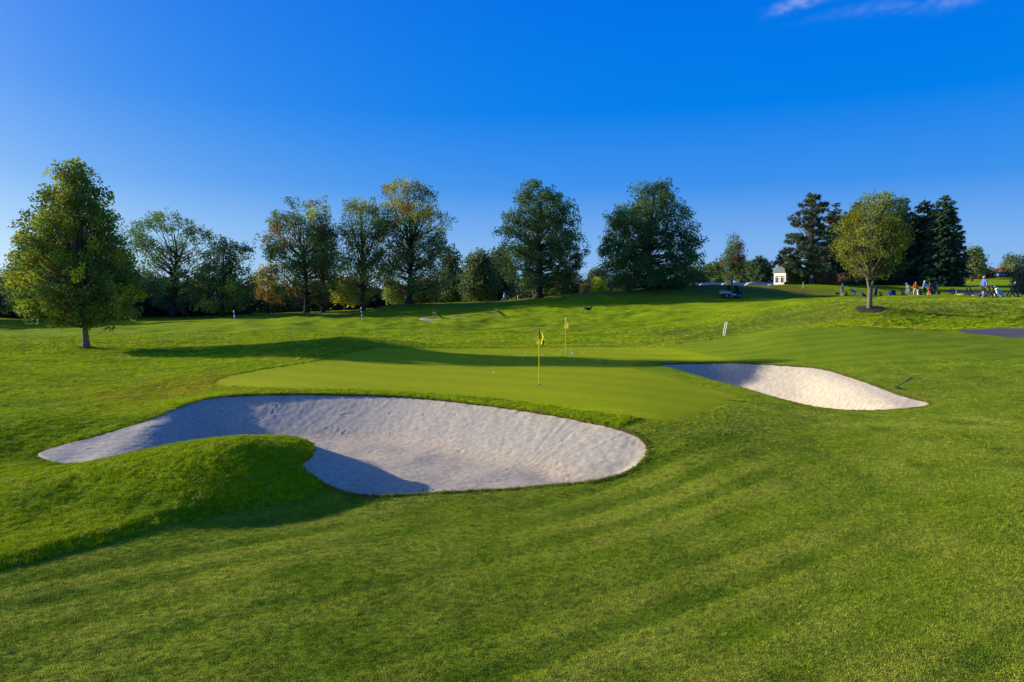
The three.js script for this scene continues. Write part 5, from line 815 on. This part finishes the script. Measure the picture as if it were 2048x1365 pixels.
// mulch, fallen leaves
const mulchMat = new THREE.MeshStandardMaterial({ color: new THREE.Color(0.05, 0.03, 0.022), roughness: 1, bumpMap: tex(grassBump, 0.8), bumpScale: 0.05 });
function mulch(x, d, r, label) {
  const c = onGround(x, d), pos = [0, 0, 0].fill(0), idx = []; pos.length = 0; const R = mulberry(x);
  for (let j = 0; j <= 8; j++) for (let i = 0; i < 48; i++) { const a = i / 48 * 6.283, q = r * j / 8 * (1 + 0.07 * n2(Math.cos(a) * 1.5 + x, Math.sin(a) * 1.5)), X = c.x + Math.cos(a) * q, Z = c.z + Math.sin(a) * q * 0.95; pos.push(X, groundH(X, Z) + (j === 8 ? -0.04 : 0.05 + 0.03 * (1 - j / 8) + 0.02 * R()), Z); if (j) { const k = j * 48 + i, n = j * 48 + (i + 1) % 48; idx.push(k, k - 48, n, n, k - 48, n - 48); } }
  const g = new THREE.BufferGeometry(); g.setAttribute('position', new THREE.Float32BufferAttribute(pos, 3)); g.setAttribute('uv', new THREE.Float32BufferAttribute(pos.filter((_, i) => i % 3 !== 1), 2)); g.setIndex(idx); g.computeVertexNormals();
  const m = struct('mulch_bed', g, mulchMat); m.userData.label = label;
}
mulch(1741, 46, 0.95, 'dark mulch bed round the small yellow-green tree');
mulch(168, 44, 0.55, 'bare soil at the foot of the lone egg-shaped tree');
{
  const R = mulberry(303), L = [], Q = new THREE.Quaternion(), E = new THREE.Euler(), add = (x, z, s, c) => { E.set((R() - 0.5) * 0.9, R() * 6.3, (R() - 0.5) * 0.9); L.push([new THREE.Matrix4().compose(vec(x, groundH(x, z) + 0.05, z), Q.setFromEuler(E), vec(s, s, s)), c]); };
  const tones = [[0.16, 0.09, 0.04], [0.1, 0.06, 0.03], [0.24, 0.14, 0.05], [0.3, 0.22, 0.05]], t0 = onGround(168, 44), pick = () => tones[Math.floor(R() * 4)];
  for (let i = 0; i < 900; i++) { const a = R() * 6.283, q = 11 * Math.pow(R(), 0.7); add(t0.x - 3.5 + Math.cos(a) * q * 1.3, t0.z - 1 + Math.sin(a) * q * 0.55, 0.8 + 0.6 * R(), pick()); }
  for (let i = 0; i < 520; i++) { const p = [lerp(-9, 12, R()), -lerp(8, 22, R())]; if (bigBunker.sd(...p) > 0.1 && green.sd(...p) > 0.3 && rightBunker.sd(...p) > 0.1) { const c = L.length; add(p[0], p[1], 0.18 + 0.22 * R() * R(), pick()); } }
  const g = leafClump(1, 0.15, 0.01, 55); const m = instanced('fallen_leaves', g, bladeMat, L); m.userData.kind = 'stuff'; m.userData.label = 'brown fallen leaves strewn over the grass';
}

renderer.render(scene, camera);
